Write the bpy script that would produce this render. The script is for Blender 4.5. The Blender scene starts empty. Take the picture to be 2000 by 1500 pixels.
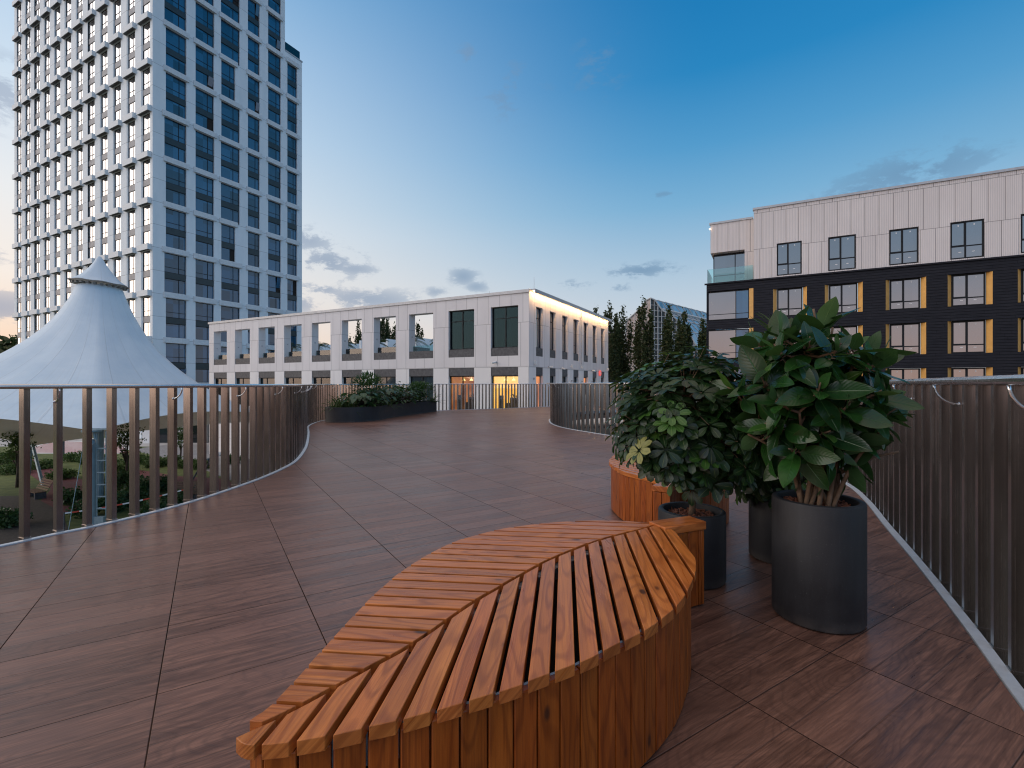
import bpy, bmesh, math, random
from mathutils import Vector, Matrix, noise
random.seed(7)
PI = math.pi
R = math.radians
scene = bpy.context.scene
COL = scene.collection
EYE = 1.2

# ------------------------------------------------------------------ camera
cam = bpy.data.cameras.new('camera')
camo = bpy.data.objects.new('camera', cam); COL.objects.link(camo)
camo.location = (0, 0, EYE); camo.rotation_euler = (PI/2, 0, 0)
cam.sensor_width = 36; cam.lens = 16.92; cam.clip_start = 0.05; cam.clip_end = 4000
scene.camera = camo

# ------------------------------------------------------------------ exposure
vs = scene.view_settings
vs.view_transform = 'Standard'; vs.look = 'None'; vs.exposure = 0.0; vs.gamma = 1.0
scene.cycles.max_bounces = 6; scene.cycles.transparent_max_bounces = 8
scene.cycles.sample_clamp_indirect = 4.0; scene.cycles.filter_width = 1.15

def lin(r, g, b):
    f = lambda c: (c/255/12.92) if c/255 <= 0.04045 else ((c/255+0.055)/1.055)**2.4
    return (f(r), f(g), f(b), 1)

# ------------------------------------------------------------------ node helper
class NT:
    def __init__(s, tree): s.t = tree; s.n = tree.nodes; s.l = tree.links
    def node(s, typ, **kw):
        nd = s.n.new(typ)
        for k, v in kw.items():
            if k == 'i':
                for kk, vv in v.items(): s.put(nd.inputs[kk], vv)
            else: setattr(nd, k, v)
        return nd
    def put(s, sock, v):
        if isinstance(v, bpy.types.NodeSocket): s.l.new(v, sock)
        elif v is not None: sock.default_value = v
    def m(s, op, a, b=None, c=None, clamp=False):
        nd = s.n.new('ShaderNodeMath'); nd.operation = op; nd.use_clamp = clamp
        s.put(nd.inputs[0], a); s.put(nd.inputs[1], b); s.put(nd.inputs[2], c); return nd.outputs[0]
    def vm(s, op, a, b=None, scale=None):
        nd = s.n.new('ShaderNodeVectorMath'); nd.operation = op
        s.put(nd.inputs[0], a); s.put(nd.inputs[1], b)
        if scale is not None: s.put(nd.inputs[3], scale)
        return nd.outputs['Value'] if op in ('DOT_PRODUCT', 'LENGTH', 'DISTANCE') else nd.outputs[0]
    def sep(s, v):
        nd = s.n.new('ShaderNodeSeparateXYZ'); s.put(nd.inputs[0], v); return nd.outputs
    def comb(s, x, y, z):
        nd = s.n.new('ShaderNodeCombineXYZ'); s.put(nd.inputs[0], x); s.put(nd.inputs[1], y); s.put(nd.inputs[2], z); return nd.outputs[0]
    def rng(s, v, a, b, c=0.0, d=1.0, smooth=False):
        nd = s.n.new('ShaderNodeMapRange'); nd.interpolation_type = 'SMOOTHSTEP' if smooth else 'LINEAR'
        s.put(nd.inputs[0], v); s.put(nd.inputs[1], a); s.put(nd.inputs[2], b); s.put(nd.inputs[3], c); s.put(nd.inputs[4], d)
        return nd.outputs[0]
    def mix(s, f, a, b, blend='MIX'):
        nd = s.n.new('ShaderNodeMix'); nd.data_type = 'RGBA'; nd.blend_type = blend
        s.put(nd.inputs[0], f); s.put(nd.inputs[6], a); s.put(nd.inputs[7], b); return nd.outputs[2]
    def noise(s, v, scale, detail=3, rough=0.5, dist=0.0):
        nd = s.n.new('ShaderNodeTexNoise'); s.put(nd.inputs['Vector'], v); nd.inputs['Scale'].default_value = scale
        nd.inputs['Detail'].default_value = detail; nd.inputs['Roughness'].default_value = rough; nd.inputs['Distortion'].default_value = dist
        return nd.outputs[0]
    def ramp(s, f, stops):
        nd = s.n.new('ShaderNodeValToRGB'); e = nd.color_ramp.elements
        while len(e) < len(stops): e.new(0.5)
        for i, (p, c) in enumerate(stops): e[i].position = p; e[i].color = c
        s.put(nd.inputs[0], f); return nd.outputs[0]

# ------------------------------------------------------------------ world: dusk sky
world = bpy.data.worlds.new('World'); scene.world = world; world.use_nodes = True
W = NT(world.node_tree)
bg = W.n['Background']
tc = W.node('ShaderNodeTexCoord')
d = W.vm('NORMALIZE', tc.outputs['Generated'])
x, y, z = W.sep(d)[0], W.sep(d)[1], W.sep(d)[2]
zc = W.m('MAXIMUM', z, 0.0)
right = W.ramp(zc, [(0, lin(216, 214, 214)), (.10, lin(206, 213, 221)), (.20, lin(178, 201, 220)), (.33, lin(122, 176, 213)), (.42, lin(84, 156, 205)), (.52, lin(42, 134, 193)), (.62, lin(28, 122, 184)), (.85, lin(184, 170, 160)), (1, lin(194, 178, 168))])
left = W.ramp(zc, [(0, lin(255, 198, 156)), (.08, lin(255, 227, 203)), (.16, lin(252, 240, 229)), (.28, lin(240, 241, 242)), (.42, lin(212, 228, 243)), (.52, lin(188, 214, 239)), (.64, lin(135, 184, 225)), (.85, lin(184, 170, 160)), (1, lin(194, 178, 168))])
hl = W.m('SQRT', W.m('ADD', W.m('MULTIPLY', x, x), W.m('ADD', W.m('MULTIPLY', y, y), 0.0001)))
xa = W.m('DIVIDE', x, hl)
fl = W.rng(xa, 0.40, -0.90, 0, 1, True)
sky = W.mix(fl, right, left)
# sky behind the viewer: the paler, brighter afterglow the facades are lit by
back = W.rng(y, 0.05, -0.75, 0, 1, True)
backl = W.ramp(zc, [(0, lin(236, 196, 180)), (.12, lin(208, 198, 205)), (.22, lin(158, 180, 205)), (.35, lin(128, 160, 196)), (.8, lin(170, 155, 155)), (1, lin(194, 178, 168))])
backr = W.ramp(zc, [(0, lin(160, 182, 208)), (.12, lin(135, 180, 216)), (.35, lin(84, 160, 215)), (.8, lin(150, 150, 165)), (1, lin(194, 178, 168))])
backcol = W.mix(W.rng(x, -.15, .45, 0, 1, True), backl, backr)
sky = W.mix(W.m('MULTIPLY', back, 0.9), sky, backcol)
# physical sky adds a little of its own gradient
nish = W.node('ShaderNodeTexSky'); nish.sky_type = 'NISHITA'; nish.sun_disc = False
nish.sun_elevation = R(4); nish.sun_rotation = R(-98); nish.ozone_density = 3
nsc = W.vm('SCALE', nish.outputs[0], None, 0.05)
sky = W.mix(0.06, sky, nsc)
# clouds
cn = W.noise(W.vm('MULTIPLY', d, (1, 1, 2.2)), 15.0, 9, 0.68, 0.2)
cn2 = W.noise(W.vm('MULTIPLY', d, (1, 1, 2.0)), 30.0, 5, 0.6)
cn = W.m('ADD', W.m('MULTIPLY', cn, 0.8), W.m('MULTIPLY', cn2, 0.2))
def cdir(px, py):
    return Vector(((px-1000)/940, 1, (750-py)/940)).normalized()
mask = None
for (px, py, rx, rz, am) in [(640, 512, .085, .045, 1.0), (715, 585, .13, .028, 1.0), (560, 590, .09, .03, 1.0), (905, 540, .035, .022, .95), (930, 560, .03, .014, .8), (1255, 528, .085, .018, 1.05),
                             (1130, 556, .05, .013, .8), (1785, 335, .12, .035, .9), (1690, 372, .08, .02, .8), (5, 180, .06, .05, .7), (0, 600, .09, .035, 1.0), (20, 500, .12, .02, .7), (915, 105, .025, .018, .55), (1000, 180, .07, .05, .45), (1170, 130, .05, .05, .4), (850, 570, .03, .012, .7), (600, 470, .06, .03, .9), (690, 525, .06, .018, .9), (770, 605, .08, .02, 1.0), (625, 565, .07, .018, .9), (870, 590, .05, .012, .8), (1290, 380, .05, .006, .6), (1210, 560, .04, .01, .7)]:
    c = cdir(px, py)
    df = W.vm('SUBTRACT', d, tuple(c))
    df = W.vm('MULTIPLY', df, (1/rx, 1/rx, 1/rz))
    g = W.rng(W.vm('LENGTH', df), 1.25, 0.0, 0, am, True)
    mask = g if mask is None else W.m('MAXIMUM', mask, g)
cf = W.rng(W.m('ADD', cn, W.m('MULTIPLY', mask, 0.17)), 0.53, 0.64, 0, 1, True)
cf = W.m('MULTIPLY', cf, W.m('POWER', mask, 0.6))
ccol = W.mix(fl, lin(105, 140, 172), lin(142, 156, 180))
sky = W.mix(W.m('MULTIPLY', cf, 0.72), sky, ccol)
# light haze veil near horizon, ground below
sky = W.mix(W.rng(z, 0.0, -0.06, 0, 1), sky, lin(70, 62, 58))
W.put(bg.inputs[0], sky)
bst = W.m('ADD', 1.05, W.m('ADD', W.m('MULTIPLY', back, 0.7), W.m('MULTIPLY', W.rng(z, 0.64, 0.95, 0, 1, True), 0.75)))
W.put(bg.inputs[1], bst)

# low, very soft afterglow light from behind left (no hard shadows in the photograph)
sun = bpy.data.lights.new('sun', 'SUN'); sun.energy = 1.75; sun.angle = R(70); sun.color = (1.0, 0.84, 0.72)
suno = bpy.data.objects.new('sun', sun); COL.objects.link(suno)
suno.rotation_euler = Vector((0.93, 0.25, -0.25)).to_track_quat('-Z', 'Y').to_euler()

# ------------------------------------------------------------------ mesh helper
class MB:
    def __init__(s): s.v = []; s.f = []; s.mi = []; s.at = []
    def add(s, vs, fs, mi=0, at=None):
        b = len(s.v); s.v += [tuple(p) for p in vs]
        s.f += [tuple(b+i for i in f) for f in fs]; s.mi += [mi]*len(fs)
        s.at += (at if at is not None else [(0, 0, 0)]*len(vs))
    def box(s, x0, x1, y0, y1, z0, z1, mi=0):
        vs = [(a, b, c) for c in (z0, z1) for b in (y0, y1) for a in (x0, x1)]
        s.add(vs, [(0, 2, 3, 1), (4, 5, 7, 6), (0, 1, 5, 4), (2, 6, 7, 3), (0, 4, 6, 2), (1, 3, 7, 5)], mi)
    def obox(s, c, ex, ey, ez, hx, hy, hz, mi=0):
        c = Vector(c); ex, ey, ez = Vector(ex), Vector(ey), Vector(ez)
        vs = [c+ex*a*hx+ey*b*hy+ez*g*hz for g in (-1, 1) for b in (-1, 1) for a in (-1, 1)]
        s.add(vs, [(0, 2, 3, 1), (4, 5, 7, 6), (0, 1, 5, 4), (2, 6, 7, 3), (0, 4, 6, 2), (1, 3, 7, 5)], mi)
    def quad(s, a, b, c, d_, mi=0): s.add([a, b, c, d_], [(0, 1, 2, 3)], mi)
    def prism(s, poly, z0, z1, mi=0, at=None, cap=True):
        n = len(poly)
        vs = [(p[0], p[1], z0) for p in poly]+[(p[0], p[1], z1) for p in poly]
        fs = [(i, (i+1) % n, n+(i+1) % n, n+i) for i in range(n)]
        if cap: fs += [tuple(range(n-1, -1, -1)), tuple(range(n, 2*n))]
        s.add(vs, fs, mi, at)
    def tube(s, pts, r, n=8, mi=0, cap=True):
        pts = [Vector(p) for p in pts]; rs = r if isinstance(r, (list, tuple)) else [r]*len(pts)
        vs = []; up = None
        for i, p in enumerate(pts):
            t = (pts[min(i+1, len(pts)-1)]-pts[max(i-1, 0)]).normalized()
            if up is None:
                up = Vector((0, 0, 1)) if abs(t.z) < .9 else Vector((1, 0, 0))
            a = t.cross(up).normalized(); b = a.cross(t).normalized(); up = b
            for k in range(n):
                an = 2*PI*k/n; vs.append(p+a*math.cos(an)*rs[i]+b*math.sin(an)*rs[i])
        fs = []
        for i in range(len(pts)-1):
            for k in range(n):
                fs.append((i*n+k, i*n+(k+1) % n, (i+1)*n+(k+1) % n, (i+1)*n+k))
        if cap: fs += [tuple(range(n-1, -1, -1)), tuple((len(pts)-1)*n+k for k in range(n))]
        s.add(vs, fs, mi)
    def lathe(s, prof, c=(0, 0), n=48, mi=0):
        vs = []
        for (r, z) in prof:
            for k in range(n): a = 2*PI*k/n; vs.append((c[0]+r*math.cos(a), c[1]+r*math.sin(a), z))
        fs = []
        for i in range(len(prof)-1):
            for k in range(n): fs.append((i*n+k, i*n+(k+1) % n, (i+1)*n+(k+1) % n, (i+1)*n+k))
        s.add(vs, fs, mi)
    def build(s, name, mats, parent=None, smooth=False, bevel=0, seg=2, kind=None, label=None, attr=False, autos=None):
        me = bpy.data.meshes.new(name); me.from_pydata(s.v, [], s.f)
        mats = mats if isinstance(mats, (list, tuple)) else [mats]
        for m_ in mats: me.materials.append(m_)
        if len(mats) > 1: me.polygons.foreach_set('material_index', s.mi)
        if attr:
            a = me.attributes.new('wuv', 'FLOAT_VECTOR', 'POINT')
            a.data.foreach_set('vector', [c for t in s.at for c in t])
        if smooth: me.polygons.foreach_set('use_smooth', [True]*len(me.polygons))
        me.update()
        if autos is not None:
            me.polygons.foreach_set('use_smooth', [True]*len(me.polygons)); me.set_sharp_from_angle(angle=R(autos))
        o = bpy.data.objects.new(name, me); COL.objects.link(o)
        if parent: o.parent = parent
        if bevel:
            b = o.modifiers.new('bevel', 'BEVEL'); b.width = bevel; b.segments = seg; b.limit_method = 'ANGLE'; b.angle_limit = R(35); b.harden_normals = False
        if kind: o['kind'] = kind
        if label: o['label'] = label
        return o

def thing(name, label, cat, loc=(0, 0, 0), rz=0, group=None):
    o = bpy.data.objects.new(name, None); COL.objects.link(o); o.location = loc; o.rotation_euler = (0, 0, rz)
    o.empty_display_size = 0.3
    o['label'] = label; o['category'] = cat
    if group: o['group'] = group
    return o
def tag(o, label, cat, group=None):
    o['label'] = label; o['category'] = cat
    if group: o['group'] = group
    return o
def catmull(P, step):
    P = [Vector(p) for p in P]; out = []
    Q = [P[0]*2-P[1]]+P+[P[-1]*2-P[-2]]
    for i in range(1, len(Q)-2):
        a, b, c, e = Q[i-1:i+3]; n = max(3, int((c-b).length/step*2))
        for k in range(n):
            t = k/n
            out.append(0.5*((2*b)+(c-a)*t+(2*a-5*b+4*c-e)*t*t+(3*b-a-3*c+e)*t**3))
    out.append(P[-1])
    return out
def resample(pts, step, phase=0.0):
    out = []; acc = -phase; 
    for a, b in zip(pts, pts[1:]):
        L = (b-a).length
        if L < 1e-9: continue
        t = -acc if acc < 0 else (step-acc)
        if acc < 0 and -acc > L: acc += L; continue
        while t <= L:
            out.append((a.lerp(b, t/L), (b-a).normalized())); t += step
        acc = L-(t-step)
    return out

# ------------------------------------------------------------------ materials
def mat(name, base=(.5, .5, .5), rough=.5, metal=0, spec=.5, fn=None):
    m_ = bpy.data.materials.new(name); m_.use_nodes = True
    T = NT(m_.node_tree); b = T.n['Principled BSDF']
    b.inputs['Base Color'].default_value = (*base[:3], 1); b.inputs['Roughness'].default_value = rough
    b.inputs['Metallic'].default_value = metal; b.inputs['Specular IOR Level'].default_value = spec
    if fn: fn(T, b)
    return m_
def bump(T, b, h, dist=0.01, st=0.4):
    nd = T.node('ShaderNodeBump'); nd.inputs['Strength'].default_value = st; nd.inputs['Distance'].default_value = dist
    T.put(nd.inputs['Height'], h); T.put(b.inputs['Normal'], nd.outputs[0])
def mottled(name, c1, c2, scale=3, rough=.7, bumpd=0, metal=0, spec=.5, detail=5):
    def fn(T, b):
        o = T.node('ShaderNodeTexCoord').outputs['Object']
        n = T.noise(o, scale, detail, .6)
        T.put(b.inputs['Base Color'], T.mix(T.rng(n, .3, .7), (*c1, 1), (*c2, 1)))
        T.put(b.inputs['Roughness'], T.rng(T.noise(o, scale*3, 3), .3, .7, rough-.08, rough+.08))
        if bumpd: bump(T, b, T.noise(o, scale*20, 4), bumpd, .5)
    return mat(name, c1, rough, metal, spec, fn)

A_DIR = Vector((-.533, .846, 0)); B_DIR = Vector((.846, .533, 0)); TILE = .622
def deck_fn(T, b):
    o = T.node('ShaderNodeTexCoord').outputs['Object']
    A = T.vm('DOT_PRODUCT', o, tuple(A_DIR)); Bc = T.vm('DOT_PRODUCT', o, tuple(B_DIR))
    ta = T.m('DIVIDE', T.m('SUBTRACT', A, 2.305), TILE); tb = T.m('DIVIDE', T.m('ADD', Bc, .17), TILE*1.012)
    ia = T.m('FLOOR', ta); ib = T.m('FLOOR', tb); fa = T.m('FRACT', ta); fb = T.m('FRACT', tb)
    # planks printed on the tile
    pl = T.m('MULTIPLY', fa, 4.0); ip = T.m('FLOOR', pl); fp = T.m('FRACT', pl)
    wn = T.node('ShaderNodeTexWhiteNoise'); wn.noise_dimensions = '3D'
    T.put(wn.inputs['Vector'], T.comb(ia, ib, ip)); rnd = wn.outputs['Value']; rcol = wn.outputs['Color']
    wt = T.node('ShaderNodeTexWhiteNoise'); wt.noise_dimensions = '3D'; T.put(wt.inputs['Vector'], T.comb(ia, ib, 3.3)); rt = wt.outputs['Value']
    gv = T.comb(T.m('ADD', T.m('MULTIPLY', Bc, 1.0), T.m('MULTIPLY', rnd, 31.0)), T.m('MULTIPLY', A, 13.0), T.m('MULTIPLY', rnd, 9.0))
    g1 = T.noise(gv, 2.2, 8, .68, .45)
    gv2 = T.comb(T.m('ADD', T.m('MULTIPLY', Bc, 2.0), T.m('MULTIPLY', rnd, 17.0)), T.m('MULTIPLY', A, 60.0), rnd)
    g2 = T.noise(gv2, 3.0, 4, .6, .4)
    kn = T.noise(T.comb(T.m('MULTIPLY', Bc, 2.0), T.m('MULTIPLY', A, 6.0), T.m('MULTIPLY', rnd, 4.0)), 1.1, 1, .3)
    rings = T.m('SINE', T.m('MULTIPLY', kn, 95.0))
    col = T.mix(T.rng(g1, .28, .70), lin(62, 39, 31), lin(152, 110, 91))
    col = T.mix(T.m('MULTIPLY', T.rng(g2, .42, .66), .62), col, lin(56, 34, 29))
    col = T.mix(T.m('MULTIPLY', T.rng(rings, .2, 1), .30), col, lin(46, 29, 24))
    col = T.mix(T.m('MULTIPLY', T.m('ABSOLUTE', T.m('SUBTRACT', rnd, .5)), .5), col, T.mix(T.m('GREATER_THAN', rnd, .5), lin(70, 44, 37), lin(150, 110, 95)))
    col = T.mix(T.m('MULTIPLY', rt, .10), col, lin(110, 84, 76))
    # grooves
    dp = T.m('MINIMUM', fp, T.m('SUBTRACT', 1.0, fp))          # distance to plank line (x tile/4)
    da = T.m('MINIMUM', fa, T.m('SUBTRACT', 1.0, fa)); db = T.m('MINIMUM', fb, T.m('SUBTRACT', 1.0, fb))
    jp = T.rng(dp, .010, .026, 1, 0); ja = T.rng(da, .0018, .0038, .8, 0); jb = T.rng(db, .0030, .0052, 1, 0)
    jj = T.m('MAXIMUM', ja, jb)
    col = T.mix(T.m('MULTIPLY', jp, .5), col, lin(36, 24, 23))
    col = T.mix(T.m('MULTIPLY', jj, .93), col, lin(14, 11, 11))
    big = T.noise(o, .6, 4, .6)
    col = T.mix(T.rng(big, .35, .75, 0, .22), col, lin(150, 116, 102))
    T.put(b.inputs['Specular IOR Level'], T.m('MULTIPLY', T.m('SUBTRACT', 1.0, jj), .46))
    T.put(b.inputs['Base Color'], col)
    T.put(b.inputs['Roughness'], T.m('ADD', T.rng(g1, .3, .7, .27, .48), T.rng(big, .3, .7, -.06, .08)))
    h = T.m('SUBTRACT', T.m('ADD', T.m('MULTIPLY', g2, .25), T.m('MULTIPLY', g1, .2)), T.m('ADD', T.m('MULTIPLY', jj, 1.6), T.m('MULTIPLY', jp, .6)))
    bump(T, b, h, .0022, .55)
M = {}
M['deck'] = mat('deck_wood_tile', (.1, .07, .06), .4, 0, .48, deck_fn)

def wood_fn(c1, c2, cd, gl):
    def fn(T, b):
        a = T.node('ShaderNodeAttribute', attribute_name='wuv').outputs['Vector']
        L, Aa, rn = T.sep(a)
        off = T.m('MULTIPLY', rn, 37.0)
        v1 = T.comb(T.m('ADD', T.m('MULTIPLY', L, 1.6), off), T.m('ADD', T.m('MULTIPLY', Aa, 16.0), off), 0.0)
        g = T.noise(v1, 1.5, 5, .55, .9)
        ring = T.m('SINE', T.m('MULTIPLY', T.noise(T.comb(T.m('ADD', T.m('MULTIPLY', L, 1.1), off), T.m('ADD', T.m('MULTIPLY', Aa, 7.0), off), 0.0), 1.3, 1, .4), 70.0))
        fine = T.noise(T.comb(T.m('ADD', T.m('MULTIPLY', L, 6.0), off), T.m('MULTIPLY', Aa, 260.0), off), 1.0, 3, .6)
        col = T.mix(T.rng(g, .3, .7), (*c1, 1), (*c2, 1))
        col = T.mix(T.rng(ring, .1, 1, 0, .42), col, (*cd, 1))
        col = T.mix(T.rng(fine, .45, .75, 0, .40), col, (*cd, 1))
        vo = T.node('ShaderNodeTexVoronoi'); vo.inputs['Scale'].default_value = 1.0
        T.put(vo.inputs['Vector'], T.comb(T.m('ADD', T.m('MULTIPLY', L, 3.6), off), T.m('ADD', T.m('MULTIPLY', Aa, 7.5), off), 0.0))
        kd = vo.outputs['Distance']
        knot = T.rng(kd, .05, .10, 1, 0)
        halo = T.rng(kd, .08, .24, 1, 0)
        col = T.mix(T.m('MULTIPLY', halo, .35), col, (cd[0]*.8, cd[1]*.8, cd[2]*.8, 1))
        col = T.mix(T.m('MULTIPLY', knot, .85), col, (.035, .012, .006, 1))
        wn = T.node('ShaderNodeTexWhiteNoise'); wn.noise_dimensions = '1D'; T.put(wn.inputs['W'], off)
        hs = T.node('ShaderNodeHueSaturation'); T.put(hs.inputs['Color'], col)
        T.put(hs.inputs['Value'], T.rng(wn.outputs['Value'], 0, 1, .80, 1.14)); T.put(hs.inputs['Hue'], T.rng(T.m('FRACT', T.m('MULTIPLY', off, 3.7)), 0, 1, .497, .502))
        T.put(b.inputs['Base Color'], hs.outputs[0])
        T.put(b.inputs['Roughness'], T.rng(g, .3, .7, gl-.06, gl+.10))
        bump(T, b, T.m('ADD', fine, T.m('MULTIPLY', ring, .25)), .0009, .5)
        T.put(b.inputs['Specular IOR Level'], .38)
    return fn
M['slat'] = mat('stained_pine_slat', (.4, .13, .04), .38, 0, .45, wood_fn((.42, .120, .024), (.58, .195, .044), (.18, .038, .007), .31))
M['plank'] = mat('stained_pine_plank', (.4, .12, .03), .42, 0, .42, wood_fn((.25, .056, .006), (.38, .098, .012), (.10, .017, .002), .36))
M['inner'] = mat('painted_dark_inside', (.015, .012, .01), .9)  # near-black colour stands in for shade inside rooms and bench
M['galv'] = mottled('galvanised_steel', (.30, .36, .42), (.40, .46, .52), 30, .45, 0, .6)

def steel_fn(T, b):
    o = T.node('ShaderNodeTexCoord').outputs['Object']
    st = T.noise(T.vm('MULTIPLY', o, (220, 220, .6)), 1.0, 3, .6)
    bl = T.noise(T.vm('MULTIPLY', o, (6, 6, 1.4)), 1.0, 4, .6)
    T.put(b.inputs['Base Color'], T.mix(T.rng(bl, .3, .7), (.235, .192, .168, 1), (.32, .272, .245, 1)))
    T.put(b.inputs['Roughness'], T.m('ADD', T.rng(st, .3, .7, .17, .28), T.rng(bl, .3, .7, -.02, .04)))
    b.inputs['Anisotropic'].default_value = .4
    bump(T, b, st, .0001, .15)
M['steel'] = mat('brushed_steel', (.45, .4, .38), .3, .92, .5, steel_fn)
M['chrome'] = mottled('polished_rail_steel', (.62, .62, .63), (.74, .74, .75), 9, .22, 0, .95)
M['strip'] = mottled('aluminium_strip', (.56, .61, .66), (.66, .71, .76), 25, .40, .0004, .35)

def wall_fn(c1, c2, pitch, rows, jw=.012, jc=.45, rib=0, row_z=None, dirt=.25):
    def fn(T, b):
        o = T.node('ShaderNodeTexCoord').outputs['Object']
        X, Y_, Z = T.sep(o)
        rown = T.m('FLOOR', T.m('DIVIDE', T.m('SUBTRACT', Z, rows[0]), rows[1]))
        wn0 = T.node('ShaderNodeTexWhiteNoise'); wn0.noise_dimensions = '1D'; T.put(wn0.inputs['W'], rown)
        xs = T.m('DIVIDE', T.m('ADD', X, T.m('MULTIPLY', wn0.outputs['Value'], .4)), pitch)
        fx = T.m('FRACT', xs); dx = T.m('MULTIPLY', T.m('MINIMUM', fx, T.m('SUBTRACT', 1.0, fx)), pitch)
        zz = T.m('DIVIDE', T.m('SUBTRACT', Z, rows[0]), rows[1]); fz = T.m('FRACT', zz)
        dz = T.m('MULTIPLY', T.m('MINIMUM', fz, T.m('SUBTRACT', 1.0, fz)), rows[1])
        j = T.m('MAXIMUM', T.rng(dx, jw*.5, jw, 1, 0), T.rng(dz, jw*.5, jw, 1, 0))
        wn = T.node('ShaderNodeTexWhiteNoise'); wn.noise_dimensions = '2D'
        T.put(wn.inputs['Vector'], T.comb(T.m('FLOOR', xs), T.m('FLOOR', zz), 0))
        n = T.noise(T.vm('MULTIPLY', o, (1, 1, .35)), .9, 6, .62)
        col = T.mix(T.rng(n, .3, .72, 0, 1), (*c1, 1), (*c2, 1))
        col = T.mix(T.m('MULTIPLY', wn.outputs['Value'], dirt), col, tuple(c*.82 for c in c1)+(1,))
        h = T.m('MULTIPLY', j, -1.0)
        if rib:
            r_ = T.m('SINE', T.m('MULTIPLY', X, 2*PI/rib)); h = T.m('ADD', h, T.m('MULTIPLY', r_, .35))
            col = T.mix(T.rng(r_, -.2, -.9, 0, .42), col, tuple(c*.55 for c in c1)+(1,))
        col = T.mix(T.m('MULTIPLY', j, 1-jc), col, (.05, .05, .055, 1))
        T.put(b.inputs['Base Color'], col)
        bump(T, b, h, .02, .5)
    return fn
M['tower_wall'] = mat('white_facade_panel', (.7, .7, .7), .6, 0, .35, wall_fn((.60, .675, .72), (.70, .755, .79), 30.0, (4.1, 3.025), .03, .45))
M['box_wall'] = mottled('perforated_white_metal', (.54, .59, .62), (.62, .66, .69), 4, .55)
M['school_wall'] = mat('pale_fibre_panel', (.62, .6, .6), .6, 0, .35, wall_fn((.60, .575, .58), (.68, .655, .655), .93, (2.42, 3.05), .02, .5))
M['school_low'] = mat('pale_smooth_panel', (.68, .66, .65), .6, 0, .35, wall_fn((.68, .66, .655), (.74, .72, .71), 2.7, (-1.0, 3.38), .018, .5))
M['panel_grey'] = mottled('dark_grey_sill_panel', (.035, .036, .042), (.085, .085, .092), 5, .6)
M['cap'] = mottled('grey_metal_coping', (.34, .35, .37), (.42, .43, .45), 3, .45, 0, .3)
M['flat_white'] = mat('ribbed_white_cladding', (.6, .56, .54), .6, 0, .3, wall_fn((.60, .555, .545), (.68, .635, .62), .80, (8.78, 2.75), .02, .35, .10))
def dark_fn(T, b):
    o = T.node('ShaderNodeTexCoord').outputs['Object']; X, Y_, Z = T.sep(o)
    f = T.m('FRACT', T.m('DIVIDE', Z, .19)); j = T.rng(T.m('MINIMUM', f, T.m('SUBTRACT', 1., f)), .04, .10, 1, 0)
    rw = T.m('FLOOR', T.m('DIVIDE', Z, .19))
    wn = T.node('ShaderNodeTexWhiteNoise'); wn.noise_dimensions = '1D'; T.put(wn.inputs['W'], rw)
    fx = T.m('FRACT', T.m('ADD', T.m('DIVIDE', X, 3.1), T.m('MULTIPLY', wn.outputs['Value'], 1.0)))
    j2 = T.rng(fx, .003, .006, 1, 0)
    n = T.noise(T.vm('MULTIPLY', o, (1.2, 1, 9)), 1.2, 5, .6)
    c = T.mix(T.rng(n, .3, .7), (.013, .014, .019, 1), (.025, .026, .033, 1))
    T.put(b.inputs['Base Color'], T.mix(T.m('MAXIMUM', j, j2), c, (.006, .006, .008, 1)))
    bump(T, b, T.m('MULTIPLY', j, -1.), .02, .6)
M['dark_clad'] = mat('black_plank_cladding', (.025, .026, .03), .7, 0, .12, dark_fn)
M['orange'] = mottled('ochre_window_fin', (.60, .32, .085), (.70, .39, .11), 3, .5)
M['frame'] = mat('anthracite_frame', (.010, .012, .015), .5, 0, .2)
M['spandrel'] = mottled('teal_spandrel', (.010, .024, .032), (.018, .036, .045), 2, .35)
def glass_fn(tint, ior, wav):
    def fn(T, b):
        o = T.node('ShaderNodeTexCoord').outputs['Object']
        b.inputs['IOR'].default_value = ior
        n = T.noise(o, .55, 2, .5)
        xx, yy, zz = T.sep(o)
        wn = T.node('ShaderNodeTexWhiteNoise'); wn.noise_dimensions = '3D'
        T.put(wn.inputs['Vector'], T.comb(T.m('FLOOR', T.m('DIVIDE', xx, 1.3)), 0, T.m('FLOOR', T.m('DIVIDE', zz, 3.02))))
        T.put(b.inputs['Base Color'], T.mix(wn.outputs['Value'], tuple(c*.5 for c in tint)+(1,), tuple(c*1.5 for c in tint)+(1,)))
        bump(T, b, n, wav, .3)
    return fn
M['glass_t'] = mat('tower_glass', (.02, .03, .04), .03, 0, .5, glass_fn((.018, .080, .155), 1.75, .04))
M['glass_l'] = mat('warm_reflecting_glass', (.84, .81, .79), .04, .92, .5, lambda T, b: bump(T, b, T.noise(T.node('ShaderNodeTexCoord').outputs['Object'], .55, 2), .03, .3))  # left face copy of the tower glass, near-white to brighten its sunset reflection
M['glass_d'] = mat('coated_window_glass', (.03, .035, .04), .03, 0, .5, glass_fn((.020, .030, .042), 2.75, .02))
M['glass_s'] = mat('dark_window_glass', (.02, .03, .035), .03, 0, .5, glass_fn((.010, .020, .024), 1.55, .02))
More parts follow.
